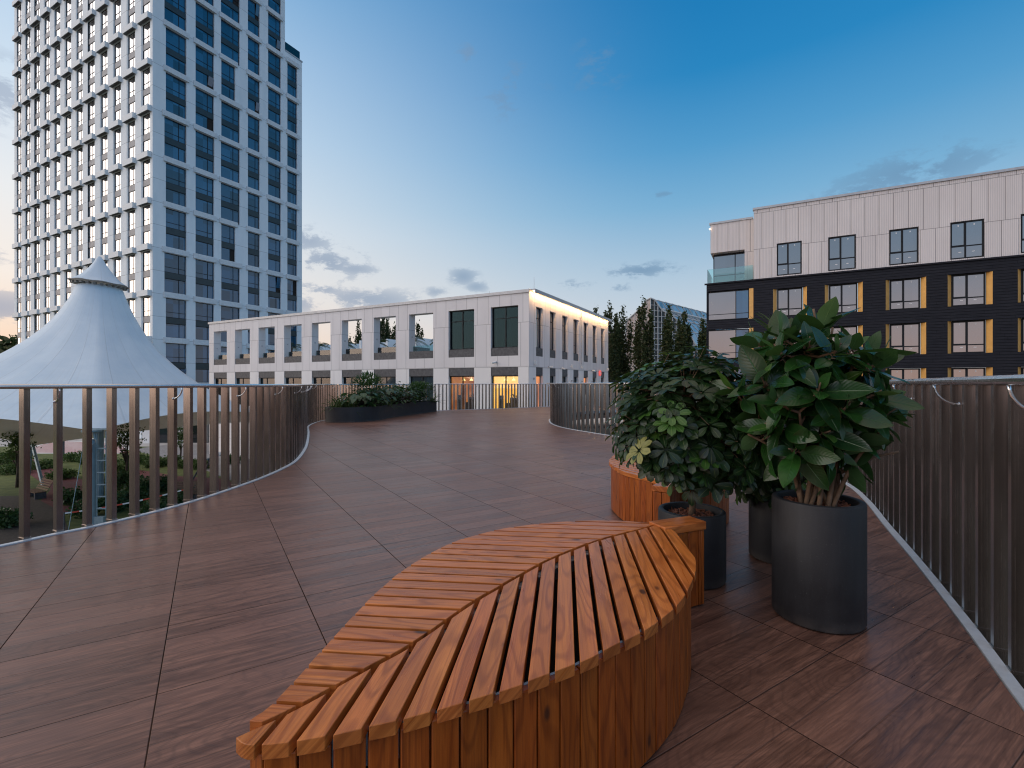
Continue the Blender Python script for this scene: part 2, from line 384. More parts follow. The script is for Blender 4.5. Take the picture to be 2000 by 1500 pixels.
def clear_fn(tint, a, gcol=(.8, .8, .8)):
    def fn(T, b):
        tr = T.node('ShaderNodeBsdfTransparent'); tr.inputs[0].default_value = (*tint, 1)
        gl = T.node('ShaderNodeBsdfGlossy'); gl.inputs['Roughness'].default_value = .02; gl.inputs[0].default_value = (*gcol, 1)
        fr = T.node('ShaderNodeFresnel'); fr.inputs[0].default_value = 1.5
        mx = T.node('ShaderNodeMixShader'); T.put(mx.inputs[0], T.m('ADD', fr.outputs[0], a)); T.l.new(tr.outputs[0], mx.inputs[1]); T.l.new(gl.outputs[0], mx.inputs[2])
        T.l.new(mx.outputs[0], T.n['Material Output'].inputs[0])
    return fn
M['clear'] = mat('clear_glass', fn=clear_fn((.86, .95, .93), .02))
M['clear_teal'] = mat('teal_glass_balustrade', fn=clear_fn((.78, .95, .93), .06))
M['tinted'] = mat('deep_tinted_glass', fn=clear_fn((.26, .33, .36), .0, (.24, .42, .48)))
M['clear_dark'] = mat('tinted_clear_glass', fn=clear_fn((.75, .80, .80), .03))
def emis(name, col, st, noise_s=None, c2=None):
    m_ = bpy.data.materials.new(name); m_.use_nodes = True; T = NT(m_.node_tree); b = T.n['Principled BSDF']
    b.inputs['Base Color'].default_value = (.3, .25, .2, 1)
    b.inputs['Emission Color'].default_value = (*col, 1); b.inputs['Emission Strength'].default_value = st
    if noise_s:
        o = T.node('ShaderNodeTexCoord').outputs['Object']
        T.put(b.inputs['Emission Color'], T.mix(T.rng(T.noise(o, noise_s, 3), .35, .65), (*col, 1), (*c2, 1)))
    return m_
M['led'] = emis('warm_led_strip', (1., .58, .25), 65)
M['lamp'] = emis('small_lamp_glow', (1., .70, .42), 9)
M['room_yellow'] = emis('glow_room_yellow', (1., .52, .10), 1.7, .7, (1., .40, .06))  # room surfaces glow by themselves, in place of lamp light
M['room_orange'] = emis('glow_room_orange', (.80, .26, .06), 1.0, .8, (.35, .08, .02))
M['room_dim'] = emis('glow_room_dim', (.16, .10, .055), .38, .5, (.03, .03, .03))
M['pendant'] = emis('pendant_glow', (1., .60, .22), 3.5)
M['curtain'] = mottled('grey_curtain', (.22, .25, .27), (.34, .37, .38), 2, .9)
M['concrete'] = mottled('pale_concrete', (.40, .39, .38), (.50, .49, .47), 2, .8)
def pot_fn(T, b):
    o = T.node('ShaderNodeTexCoord').outputs['Object']
    n = T.noise(o, 5, 7, .65); n2 = T.noise(T.vm('MULTIPLY', o, (14, 14, 1.2)), 1.0, 4, .6); sp = T.noise(o, 140, 2, .6)
    col = T.mix(T.rng(n, .3, .7), (.013, .013, .015, 1), (.027, .027, .030, 1))
    col = T.mix(T.rng(n2, .5, .75, 0, .35), col, (.040, .041, .044, 1))
    col = T.mix(T.rng(sp, .68, .76, 0, .5), col, (.12, .12, .12, 1))
    zz = T.sep(o)[2]; col = T.mix(T.m('MULTIPLY', T.rng(zz, .07, .0, 0, 1), T.rng(T.noise(o, 14, 5), .35, .65, .15, .8)), col, (.085, .075, .068, 1))
    T.put(b.inputs['Base Color'], col); T.put(b.inputs['Roughness'], T.rng(n, .3, .7, .5, .72)); bump(T, b, T.m('ADD', sp, n), .0012, .5)
M['pot'] = mat('dark_fibreclay', (.04, .04, .05), .6, 0, .4, pot_fn)
M['bark_chip'] = mottled('bark_mulch', (.10, .028, .014), (.22, .075, .035), 22, .8, .002)
M['soil'] = mottled('soil', (.018, .010, .007), (.04, .022, .014), 30, .95, .004)
M['trunk'] = mottled('brown_bark', (.10, .06, .035), (.19, .12, .075), 22, .85, .003)
M['trunk_dark'] = mottled('dark_bark', (.035, .026, .02), (.07, .05, .036), 8, .9, .01)
def leaf_fn(c1, c2, vein, edge, under, rough):
    def fn(T, b):
        a = T.node('ShaderNodeAttribute', attribute_name='wuv').outputs['Vector']
        U, V, rn = T.sep(a)
        au = T.m('ABSOLUTE', U)
        wn = T.node('ShaderNodeTexWhiteNoise'); wn.noise_dimensions = '1D'; T.put(wn.inputs['W'], T.m('MULTIPLY', rn, 91.))
        col = T.mix(wn.outputs['Value'], (*c1, 1), (*c2, 1))
        o = T.node('ShaderNodeTexCoord').outputs['Object']
        col = T.mix(T.rng(T.noise(o, 45, 3), .4, .7, 0, .3), col, tuple(c*.6 for c in c1)+(1,))
        sv = T.m('SINE', T.m('MULTIPLY', T.m('SUBTRACT', V, T.m('MULTIPLY', au, .22)), 70.))
        col = T.mix(T.rng(sv, .75, 1, 0, .06), col, (*vein, 1))
        col = T.mix(T.rng(au, .06, .02, 0, .75), col, (*vein, 1))
        col = T.mix(T.rng(au, .93, .99, 0, .55), col, (*edge, 1))
        g = T.node('ShaderNodeNewGeometry')
        col = T.mix(T.m('MULTIPLY', g.outputs['Backfacing'], .8), col, (*under, 1))
        T.put(b.inputs['Base Color'], col)
        T.put(b.inputs['Roughness'], T.m('ADD', rough, T.m('MULTIPLY', g.outputs['Backfacing'], .25)))
        b.inputs['Subsurface Weight'].default_value = 0.0
        bump(T, b, T.m('ADD', T.m('MULTIPLY', sv, .22), T.rng(au, .06, .0, 0, -2)), .0012, .5)
        tl = T.node('ShaderNodeBsdfTranslucent'); T.put(tl.inputs[0], T.mix(.5, col, (.12, .28, .03, 1)))
        mx = T.node('ShaderNodeMixShader'); mx.inputs[0].default_value = .16
        T.l.new(b.outputs[0], mx.inputs[1]); T.l.new(tl.outputs[0], mx.inputs[2]); T.l.new(mx.outputs[0], T.n['Material Output'].inputs[0])
    return fn
M['leaf_rubber'] = mat('rubber_plant_leaf', rough=.3, spec=.5, fn=leaf_fn((.006, .028, .009), (.022, .082, .014), (.035, .095, .022), (.07, .08, .025), (.028, .065, .026), .26))
M['leaf_umb'] = mat('umbrella_tree_leaf', rough=.35, spec=.5, fn=leaf_fn((.004, .016, .006), (.015, .046, .010), (.15, .20, .06), (.03, .08, .03), (.05, .085, .04), .34))
M['leaf_young'] = mat('young_leaf', rough=.35, spec=.5, fn=leaf_fn((.030, .095, .014), (.06, .14, .022), (.2, .3, .08), (.1, .2, .05), (.1, .17, .06), .36))
M['leaf_cream'] = mat('variegated_leaf', rough=.4, spec=.5, fn=leaf_fn((.20, .20, .05), (.30, .29, .09), (.04, .09, .03), (.05, .10, .03), (.2, .2, .1), .4))
M['leaf_bush'] = mat('bush_leaf', rough=.5, spec=.4, fn=leaf_fn((.010, .034, .010), (.036, .080, .020), (.07, .12, .04), (.03, .07, .02), (.04, .08, .03), .45))
M['leaf_blue'] = mat('elephant_ear_leaf', rough=.4, spec=.5, fn=leaf_fn((.016, .052, .026), (.038, .092, .046), (.14, .20, .10), (.05, .10, .05), (.06, .10, .07), .38))
M['leaf_tree'] = mat('tree_leaf', rough=.6, spec=.3, fn=leaf_fn((.035, .040, .016), (.105, .100, .036), (.05, .07, .02), (.03, .05, .02), (.03, .05, .02), .6))
M['leaf_garden'] = mat('garden_leaf', rough=.6, spec=.3, fn=leaf_fn((.028, .062, .016), (.095, .135, .030), (.07, .10, .03), (.05, .08, .02), (.05, .08, .03), .6))
M['tent'] = mat('white_membrane', (.7, .72, .74), .42, 0, .4)
def tent_fn(T, b):
    o = T.node('ShaderNodeTexCoord').outputs['Object']; a = T.node('ShaderNodeAttribute', attribute_name='wuv').outputs['Vector']
    U, V, _ = T.sep(a)
    f = T.m('FRACT', U); j = T.rng(T.m('MINIMUM', f, T.m('SUBTRACT', 1., f)), .012, .022, 1, 0)
    n = T.noise(o, .7, 6, .65); st = T.noise(T.comb(T.m('MULTIPLY', U, 14.), T.m('MULTIPLY', V, 1.2), 0), 1.3, 5, .65)
    col = T.mix(T.rng(n, .3, .7), (.52, .645, .75, 1), (.64, .745, .82, 1))  # membrane is white; blue skylight is put into its colour
    col = T.mix(T.rng(st, .5, .8, 0, .28), col, (.42, .43, .42, 1))
    g = T.node('ShaderNodeNewGeometry')
    col = T.mix(T.m('MULTIPLY', j, .30), col, (.42, .45, .48, 1))
    T.put(b.inputs['Base Color'], col); bump(T, b, T.m('ADD', n, j), .02, .4)
    tl = T.node('ShaderNodeBsdfTranslucent'); tl.inputs[0].default_value = (.62, .50, .34, 1)
    mx = T.node('ShaderNodeMixShader'); mx.inputs[0].default_value = .12
    T.l.new(b.outputs[0], mx.inputs[1]); T.l.new(tl.outputs[0], mx.inputs[2]); T.l.new(mx.outputs[0], T.n['Material Output'].inputs[0])
M['tent'] = mat('white_membrane', (.7, .72, .74), .42, 0, .4, tent_fn)
M['tent_trim'] = mottled('grey_membrane_trim', (.16, .15, .13), (.24, .22, .20), 6, .8)
M['mast'] = mottled('blue_grey_paint', (.13, .20, .24), (.18, .26, .30), 3, .45, 0, .2)
M['grass'] = mottled('lawn', (.045, .075, .014), (.13, .15, .035), 1.6, .95, .03)
M['ground'] = mottled('ground_far', (.05, .055, .04), (.09, .09, .07), .05, .95)
def pave_fn(T, b):
    o = T.node('ShaderNodeTexCoord').outputs['Object']
    br = T.node('ShaderNodeTexBrick'); T.put(br.inputs['Vector'], T.vm('MULTIPLY', o, (1, 1, 1))); br.inputs['Scale'].default_value = 1.6
    br.inputs['Color1'].default_value = (.20, .20, .21, 1); br.inputs['Color2'].default_value = (.36, .36, .37, 1); br.inputs['Mortar'].default_value = (.12, .12, .12, 1); br.inputs['Mortar Size'].default_value = .02
    T.put(b.inputs['Base Color'], T.mix(T.rng(T.noise(o, .6, 5), .3, .7, 0, .5), br.outputs[0], (.24, .235, .23, 1)))
M['paving'] = mat('grey_block_paving', (.3, .3, .3), .8, fn=pave_fn)
M['path_red'] = mottled('red_rubber_path', (.11, .032, .035), (.16, .05, .05), 4, .9, .005)
M['asphalt'] = mottled('brown_gravel_path', (.045, .038, .032), (.08, .066, .055), 5, .95, .01)
M['red_paint'] = mottled('red_stripe_paint', (.34, .05, .055), (.42, .08, .08), 3, .7)
M['white_paint'] = mottled('white_paint', (.62, .62, .60), (.74, .74, .72), 3, .6)
M['red_sign'] = emis('red_round_sign', (.9, .04, .03), .9)
M['gh_glass'] = mat('greenhouse_glass', (.08, .08, .07), .1, 0, .4, glass_fn((.055, .05, .042), 1.4, .1))
def gh_pink(T, b):  # sunset reflection painted into the pane colour as pink
    o = T.node('ShaderNodeTexCoord').outputs['Object']
    T.put(b.inputs['Base Color'], T.mix(T.rng(T.noise(o, .25, 4), .35, .65), (.46, .36, .31, 1), (.58, .50, .46, 1)))
M['gh_sunset'] = mat('painted_sunset_glass', (.5, .4, .35), .25, 0, .6, gh_pink)
M['gh_roof'] = mat('greenhouse_roof_glass', (.2, .3, .4), .12, 0, .6, glass_fn((.16, .24, .31), 2.2, .1))
M['gh_steel'] = mottled('white_steel', (.50, .50, .48), (.62, .62, .60), 1, .6)

# ------------------------------------------------------------------ setting: ground
GZ = -6.2
def gp(px, py, z=GZ):
    Y = 940*(EYE-z)/(py-750); return ((px-1000)/940*Y, Y)
def sheet(name, pts, z, m_, th=.0):
    mb = MB(); n = len(pts); mb.add([(p[0], p[1], z) for p in pts], [tuple(range(n))])
    o = mb.build(name, m_); o['kind'] = 'structure'; return o
sheet('ground', [(-1500, -400), (1500, -400), (1500, 2500), (-1500, 2500)], GZ-.02, M['ground'])
sheet('lawn', [(-90, 2), (10, 2), (10, 75), (-110, 75)], GZ, M['grass'])
sheet('pavement', [gp(255, 878), gp(330, 868), gp(560, 868), gp(620, 910), gp(480, 950), gp(400, 918), gp(300, 890)], GZ+.008, M['paving'])
sheet('pavement', [(-70, 57), (-44, 57), (-30, 56), (-20, 62), (-20, 66), (-75, 66)], GZ+.004, M['concrete'])
sheet('pavement', [gp(40, 886), gp(235, 886), gp(262, 874), gp(225, 862), gp(90, 862)], GZ+.010, M['white_paint'])
mb = MB()
for k in range(12):
    f0, f1 = (k+.1)/12, (k+.55)/12
    q = [gp(100-60*f0, 861.5+23*f0), gp(100-60*f1, 861.5+23*f1), gp(228+30*f1, 866+20*f1), gp(228+30*f0, 866+20*f0)]
    mb.add([(v[0], v[1], GZ+.016) for v in q], [(0, 1, 2, 3)])
o = mb.build('crossing_marking', M['red_paint']); o['kind'] = 'structure'
sheet('garden_path', [gp(0, 892), gp(30, 880), gp(120, 925), gp(190, 945), gp(190, 985), gp(110, 1010), gp(60, 1000), gp(100, 955), gp(40, 915)], GZ+.008, M['path_red'])
sheet('garden_path', [gp(262, 917), gp(300, 922), gp(345, 930), gp(440, 935), gp(480, 960), gp(400, 985), gp(340, 962), gp(280, 935)], GZ+.012, M['path_red'])
sheet('garden_path', [gp(-300, 975), gp(60, 968), gp(120, 1000), gp(160, 1100), (-14, 8), (-20, 2), (-40, 2)], GZ+.012, M['asphalt'])

# ------------------------------------------------------------------ deck
LEFT = [(-5.3, -4), (-5.45, -1.5), (-5.3, .2), (-4.95, 1.5), (-4.4, 2.5), (-4.05, 3.08), (-3.765, 3.53), (-3.62, 3.83), (-3.50, 4.03), (-3.365, 4.37), (-3.27, 4.72), (-3.21, 5.1), (-3.175, 5.68), (-3.17, 6.15), (-3.215, 6.75),
        (-3.33, 7.45), (-3.63, 8.42), (-4.1, 9.7), (-5.0, 11.9), (-5.65, 13.4), (-5.98, 14.5), (-6.15, 15.7), (-6.05, 17.2), (-5.55, 19), (-4.7, 20.5), (-3.45, 21.6), (-1.5, 22.9), (.2, 24.1), (1.99, 25.5), (4.5, 26.6), (9, 27.3)]
RIGHT = [(1.7, -4), (1.25, -2.2), (1.12, -.9), (1.15, 0.1), (1.45, .98), (1.88, 1.775), (2.24, 2.40), (2.71, 3.25), (3.17, 4.12), (3.62, 4.95), (3.98, 5.75), (4.22, 6.7), (4.22, 7.7), (3.92, 8.8), (3.35, 9.8), (2.47, 10.85),
         (2.13, 11.45), (1.80, 12.15), (1.45, 13.0), (1.22, 14.0), (1.17, 15.2), (1.32, 16.7), (1.85, 18.7), (3.1, 20.9), (5.6, 22.6), (9, 23.3)]
Lp = catmull([(a, b, 0) for a, b in LEFT], .12); Rp = catmull([(a, b, 0) for a, b in RIGHT], .12)
deck_poly = [(p.x, p.y) for p in Rp]+[(p.x, p.y) for p in reversed(Lp)]
mb = MB(); mb.prism(deck_poly, -.34, 0.0, 0)
deck = mb.build('deck', M['deck']); deck['kind'] = 'structure'

# ------------------------------------------------------------------ railings
def railing(label, pts, side, ztop, phase, hphase, pitch=.19, nparts=100):
    root = thing('railing', label, 'railing', (0, 0, 0))
    def off(p, t, dd): return p+Vector((t.y, -t.x, 0))*side*(-dd)      # dd > 0: outward
    rs = resample(pts, .10)
    def ribbon(mb, o0, o1, z0, z1):
        vs = []; 
        for p, t in rs:
            for (dd, zz) in ((o0, z0), (o1, z0), (o1, z1), (o0, z1)):
                q = off(p, t, dd); vs.append((q.x, q.y, zz))
        fs = []
        for i in range(len(rs)-1):
            for k in range(4): fs.append((i*4+k, i*4+(k+1) % 4, (i+1)*4+(k+1) % 4, (i+1)*4+k))
        mb.add(vs, fs)
    mb = MB(); ribbon(mb, .004, .052, -.10, .008); mb.build('base_strip', M['strip'], root, autos=40)
    mb = MB(); ribbon(mb, .065, .115, ztop-.036, ztop-.028); mb.build('top_bar', M['steel'], root, autos=40)
    mb = MB(); mb.tube([tuple(off(p, t, -.055))[:2]+(ztop-.0185,) for p, t in rs], .0185, 12); mb.build('handrail', M['chrome'], root, autos=50)
    posts = resample(pts, pitch, phase)
    order = sorted(range(len(posts)), key=lambda i: (posts[i][0]-Vector((0, 0, 0))).length if (posts[i][0].y > 1.2 and abs(posts[i][0].x/posts[i][0].y) < 1.25) else 1e3+i)
    near = set(order[:nparts]); rest = MB(); nr = 0
    for i, (p, t) in enumerate(posts):
        n = Vector((t.y, -t.x, 0)); c = off(p, t, .0925)
        tgt = MB() if i in near else rest
        w_, dp_ = .019, .0385
        jit = random.uniform(-.02, .02); tt = (t+n*jit).normalized(); nn = Vector((tt.y, -tt.x, 0))
        tgt.obox((c.x, c.y, (ztop-.037-.20)/2), tt, nn, (0, 0, 1), w_, dp_, (ztop-.037+.20)/2)
        if i in near:
            # small welded foot plate
            tgt.obox((c.x, c.y, .010), tt, nn, (0, 0, 1), w_+.006, dp_+.004, .006)
            tgt.build('post', M['steel'], root)
        else: nr += 1
    if nr: rest.build('post', M['steel'], root, kind='stuff')
    hs = resample(pts, 5*pitch, hphase)
    hs = [h for h in hs if h[0].y > 1.3][:26]
    for p, t in hs:
        mb = MB(); P = []
        for k in range(9):
            a = PI/2*k/8
            q = off(p, t, .0525-.1075*math.sin(a)); P.append((q.x, q.y, ztop-.035-.108*math.cos(a)))
        mb.tube(P, .0062, 8)
        q = off(p, t, .050); mb.tube([(q.x, q.y, ztop-.143), tuple(off(p, t, .047))[:2]+(ztop-.143,)], .014, 10)
        mb.build('bracket', M['chrome'], root, smooth=True)
    return root
iL = next(i for i, p in enumerate(Lp) if p.y > 21.5 and p.x > -3.6)
railing('long curved steel railing along the left deck edge before the white tent', Lp[:iL], 1, 1.200, .11, .65)
railing('straight far steel railing closing the deck in front of the lit ground floor windows', Lp[iL:], 1, 1.215, .0, .4)
railing('curved steel railing along the right edge of the deck, behind the potted plants', Rp, -1, 1.233, .15, .81, .205)

# ------------------------------------------------------------------ facade helpers
D1 = Vector((.4733, .8809, 0)); D2 = Vector((-.8809, .4733, 0))
class Face:
    def __init__(s, root, O, r):
        s.root = root; s.O = Vector((O[0], O[1], 0)); s.r = r; s.rz = math.atan2(r.y, r.x)
    def put(s, o):
        o.location = s.O-Vector((s.root.location.x, s.root.location.y, s.root.location.z)); o.rotation_euler = (0, 0, s.rz); return o
    def world(s, u, yy, z):
        n = Vector((-s.r.y, s.r.x, 0)); p = s.O+s.r*u+n*yy; return Vector((p.x, p.y, z))
def wall(mb, u0, u1, z0, z1, holes, reveal, mi=0, rmi=0, y=0.0):
    us = sorted({u0, u1, *[min(max(h[0], u0), u1) for h in holes], *[min(max(h[1], u0), u1) for h in holes]})
    zs = sorted({z0, z1, *[min(max(h[2], z0), z1) for h in holes], *[min(max(h[3], z0), z1) for h in holes]})
    for a, b in zip(us, us[1:]):
        for c, e in zip(zs, zs[1:]):
            mu, mz = (a+b)/2, (c+e)/2
            if any(h[0] < mu < h[1] and h[2] < mz < h[3] for h in holes): continue
            mb.quad((a, y, c), (b, y, c), (b, y, e), (a, y, e), mi)
    for (a, b, c, e) in holes:
        a, b, c, e = max(a, u0), min(b, u1), max(c, z0), min(e, z1)
        if b <= a or e <= c: continue
        r_ = y+reveal
        mb.quad((a, y, c), (a, y, e), (a, r_, e), (a, r_, c), rmi); mb.quad((b, y, c), (b, r_, c), (b, r_, e), (b, y, e), rmi)
        mb.quad((a, y, c), (a, r_, c), (b, r_, c), (b, y, c), rmi); mb.quad((a, y, e), (b, y, e), (b, r_, e), (a, r_, e), rmi)
def frame_mb(mb, a, b, c, e, y, vm=(), hm=(), ft=.06, dp=.07):
    mb.box(a, b, y-dp, y, c, c+ft); mb.box(a, b, y-dp, y, e-ft, e)
    mb.box(a, a+ft, y-dp, y, c+ft, e-ft); mb.box(b-ft, b, y-dp, y, c+ft, e-ft)
    for f in vm:
        u = a+(b-a)*f; mb.box(u-ft*.5, u+ft*.5, y-dp+.004, y-.002, c+ft, e-ft)
    for (f, g0, g1) in hm:
        z = c+(e-c)*f; mb.box(a+(b-a)*g0+.01, a+(b-a)*g1-.01, y-dp+.008, y-.004, z-ft*.4, z+ft*.4)
def pane_mb(mb, a, b, c, e, y):
    mb.box(a+.02, b-.02, y-.04, y-.02, c+.02, e-.02)

# ------------------------------------------------------------------ the tall tower
TC = (-47.05, 63.0)
tower = thing('residential_tower', 'tall white tower block with gridded facade and dark windows behind the tent', 'tower', (TC[0], TC[1], GZ))
LLEN = 46.2
FR = Face(tower, TC, D1); FL = Face(tower, (TC[0]+D2.x*LLEN, TC[1]+D2.y*LLEN), -D2)
TOP = 73.5
bs = [7.1+6.05*k for k in range(-1, 11)]
rcols = [(1.52, 4.15), (5.35, 7.9), (8.9, 11.75), (13.05, 15.0), (16.45, 18.75), (19.95, 21.85)]
def rw(ci, k):
    a, b = rcols[ci]
    rr = random.Random(ci*31+k)
    if ci == 2: return (a, b) if k % 4 in (1, 2) else (a+.05, b-.7*(k % 4 == 0))
    if ci == 0: return (a-.12, b) if k % 3 == 0 else (a+.05, b)
    if ci == 1: return (a, b) if k % 3 else (a, b+.05)
    return (a, b)
lcols = []
for i in range(12):
    ta = .63+3.87*i; w_ = 1.95 if i not in (4, 9) else 2.3
    lcols.append((LLEN-ta-w_, LLEN-ta, i))
# walls
holesR = []; winR = []; boxR = []; spR = []
for k, b in enumerate(bs):
    for ci in range(6):
        if ci == 5 and b > 56: continue
        a, c = rw(ci, k)
        holesR.append((a, c, b-5.9, b-.4)); winR.append(('R', a, c, b-2.98, b-.4, k, ci)); winR.append(('R', a, c, b-5.9, b-3.78, k+100, ci)); spR.append((a, c, b-3.78, b-2.98))
        boxR.append(('R', a-.30, c+.28, b, ci))
holesR.append((1.5, 4.2, GZ+.3, -5.1+.2)); holesR.append((5.3, 8, GZ+.3, -5.1+.2))
mb = MB()
wall(mb, 0, 19.5, GZ, TOP, [h for h in holesR if h[1] < 19.4], .35)
wall(mb, 19.5, 22.8, GZ, 56.7, [h for h in holesR if h[1] > 19.4], .35)
mb.quad((19.5, 0, 56.7), (19.5, 12, 56.7), (19.5, 12, TOP), (19.5, 0, TOP)); mb.quad((22.8, 0, GZ), (22.8, 14, GZ), (22.8, 14, 56.7), (22.8, 0, 56.7))
mb.quad((19.5, 0, 56.7), (22.8, 0, 56.7), (22.8, 14, 56.7), (19.5, 14, 56.7))
mb.box(0, 22.8, -.06, -.003, 56.35, 56.6) if False else None
FR.put(mb.build('wall', [M['tower_wall']], tower))
mb = MB(); mb.box(19.52, 22.9, -.05, .35, 56.72, 56.95); FR.put(mb.build('coping', M['cap'], tower))
holesL = []; winL = []; boxL = []; spL = []
for k, b in enumerate(bs):
    for (a, c, i) in lcols:
        if i == 11 and b < 13: continue
        holesL.append((a, c, b-5.9, b-.4)); winL.append(('L', a, c, b-2.98, b-.4, k, i)); winL.append(('L', a, c, b-5.9, b-3.78, k+100, i)); spL.append((a, c, b-3.78, b-2.98))
        boxL.append(('L', a-.42, c+.42, b, i))
mb = MB()
wall(mb, 3.8, LLEN, GZ, TOP, [h for h in holesL if h[0] > 3.8], .20)
wall(mb, 0, 3.8, 12.4, TOP, [h for h in holesL if h[0] < 3.8], .20)
mb.quad((0, 0, 12.4), (3.8, 0, 12.4), (3.8, 20, 12.4), (0, 20, 12.4)); mb.quad((0, 0, 12.4), (0, 20, 12.4), (0, 20, TOP), (0, 0, TOP))
mb.quad((3.8, 0, GZ), (3.8, 20, GZ), (3.8, 20, 12.4), (3.8, 0, 12.4))
mb.quad((0, 0, TOP), (LLEN, 0, TOP), (LLEN, 19.5, TOP), (0, 19.5, TOP))
FL.put(mb.build('wall', M['tower_wall'], tower))
# vertical pilasters on the left face stand proud between the windows
mb = MB()
for i in range(13):
    u = LLEN-.63-3.87*i+.96
    if u < .3 or u > LLEN-.3: continue
    z0 = 12.4 if u < 3.8 else GZ
    mb.box(u-.80, u+.80, -.05, .0-.003, z0, TOP-.01)
FL.put(mb.build('pilaster', M['tower_wall'], tower, kind='stuff'))
mb = MB()
for s_ in spR: mb.box(s_[0], s_[1], .16, .34, s_[2]+.003, s_[3]-.003)
FR.put(mb.build('spandrel_panel', M['spandrel'], tower, kind='stuff'))
mb = MB()
for s_ in spL: mb.box(s_[0], s_[1], .08, .19, s_[2]+.003, s_[3]-.003, 0)
M['spandrel_l'] = mottled('grey_spandrel', (.20, .20, .21), (.28, .28, .29), 2, .5)
FL.put(mb.build('spandrel_panel', M['spandrel_l'], tower, kind='stuff'))
def projarea(face, a, c, z0, z1):
    pts = [face.world(u, 0, z) for u in (a, c) for z in (z0, z1)]
    P = [(1000+940*p.x/p.y, 750-940*(p.z-EYE)/p.y) for p in pts]
    xs = [p[0] for p in P]; ys = [p[1] for p in P]
    x0, x1 = max(0, min(xs)), min(2000, max(xs)); y0, y1 = max(0, min(ys)), min(745, max(ys))
    return max(0, x1-x0)*max(0, y1-y0)
allw = sorted(winR+winL, key=lambda w_: -projarea(FR if w_[0] == 'R' else FL, w_[1], w_[2], w_[3], w_[4]))
def tw_frame(mb, w_):
    s_, a, c, z0, z1, k, ci = w_; dpt = .30 if s_ == 'R' else .17
    mf = .68 if s_ == 'R' else .60
    hm = [(.28, 0, 1)] if z1-z0 > 2.4 else [(.12, 0, 1)]
    frame_mb(mb, a, c, z0, z1, dpt, [mf], hm, .07, .08)
def tw_pane(mb, w_):
    s_, a, c, z0, z1, k, ci = w_; dpt = .30 if s_ == 'R' else .17
    rr = random.Random(int(a*37)+k*7)
    if s_ == 'R' and rr.random() < .07:
        um = a+(c-a)*.68; mb.box(a+.02, um, dpt-.04, dpt-.02, z0+.02, z1-.02, 0); mb.box(um, c-.02, dpt-.02, dpt, z0+.02, z1-.02, 1)
        # opened sash, tilted inwards
        mb.add([(um+.05, dpt-.06, z0+.8), (c-.06, dpt-.06, z0+.8), (c-.06, dpt-.32, z1-.1), (um+.05, dpt-.32, z1-.1)], [(0, 1, 2, 3)], 0) if rr.random() < .5 else None
    else: pane_mb(mb, a, c, z0, z1, dpt)
for w_ in allw[:100]:
    F_ = FR if w_[0] == 'R' else FL
    mb = MB(); tw_frame(mb, w_); fo = F_.put(mb.build('window', M['frame'], tower))
    mb = MB(); tw_pane(mb, w_); po = mb.build('pane', [M['glass_t'] if w_[0] == 'R' else M['glass_l'], M['inner']], fo)
for s_, F_ in (('R', FR), ('L', FL)):
    mb = MB(); mp = MB()
    for w_ in allw[100:]:
        if w_[0] == s_: tw_frame(mb, w_); tw_pane(mp, w_)
    fo = F_.put(mb.build('window', M['frame'], tower, kind='stuff')); po = mp.build('pane', [M['glass_t'] if s_ == 'R' else M['glass_l'], M['inner']], fo, kind='stuff')
def abox(mb, bx):
    s_, a, c, b, ci = bx
    if s_ == 'R':
        mb.box(a, c, -.22, -.003, b-.36, b+.36)
        n = int((c-a)/.16)
        for j in range(n): u = a+.06+j*(c-a-.1)/max(1, n-1); mb.box(u-.02, u+.02, -.245, -.223, b-.33, b+.30)
    else:
        mb.box(a, c, -.50, -.44, b-.38, b+.38); mb.box(a, a+.06, -.44, -.003, b-.38, b+.38); mb.box(c-.06, c, -.44, -.003, b-.38, b+.38)
        for j in range(5): mb.box(a+.06, c-.06, -.42+j*.085, -.38+j*.085, b-.32, b-.26, 1)
        mb.box(a+.6, c-.6, -.36, -.10, b-.25, b+.25, 1)
allb = sorted(boxR+boxL, key=lambda w_: -projarea(FR if w_[0] == 'R' else FL, w_[1], w_[2], w_[3]-.4, w_[3]+.4))
M['grille_dark'] = mottled('grille_grey', (.10, .10, .11), (.2, .2, .21), 3, .6)
for bx in allb[:100]:
    mb = MB(); abox(mb, bx); (FR if bx[0] == 'R' else FL).put(mb.build('air_conditioner_basket', [M['box_wall'], M['grille_dark']], tower))
for s_, F_ in (('R', FR), ('L', FL)):
    mb = MB()
    for bx in allb[100:]:
        if bx[0] == s_: abox(mb, bx)
    F_.put(mb.build('air_conditioner_basket', [M['box_wall'], M['grille_dark']], tower, kind='stuff'))
mb = MB(); mb.box(19.55, 22.5, .18, .21, 57.0, 58.4); mb.box(22.49, 22.52, .24, 9, 57.0, 58.4)
for u in (20.5, 21.5, 22.45): mb.box(u-.02, u+.02, .22, .26, 57.0, 58.45)
FR.put(mb.build('glass_balustrade', M['clear_teal'], tower))
# ground floor glazing seen through the railing
mb = MB(); mb.box(.4, 19, .34, .38, GZ, -4.9); FR.put(mb.build('ground_floor_glazing', M['glass_s'], tower))

# low pavilion at the tower's foot (white piers, dark shopfronts)
pav = thing('shop_pavilion', 'low white piers with dark shopfront glass at the foot of the tower', 'shopfront', (-46, 60.5, GZ))
mb = MB()
for k in range(9):
    u = k*3.4; mb.box(u, u+1.0+.6*(k % 2), -.5, .3, 0, 3.9)
mb.box(-1, 31, -.6, .6, 3.9, 4.6)
mb.build('wall', M['white_paint'], pav)
mb = MB(); mb.box(0, 29, .1, .2, 0, 3.9); mb.build('shopfront_glass', M['glass_s'], pav)
mb = MB(); mb.box(-1, 31, .7, 8, 0, 4.5); mb.build('rear_block', M['concrete'], pav)

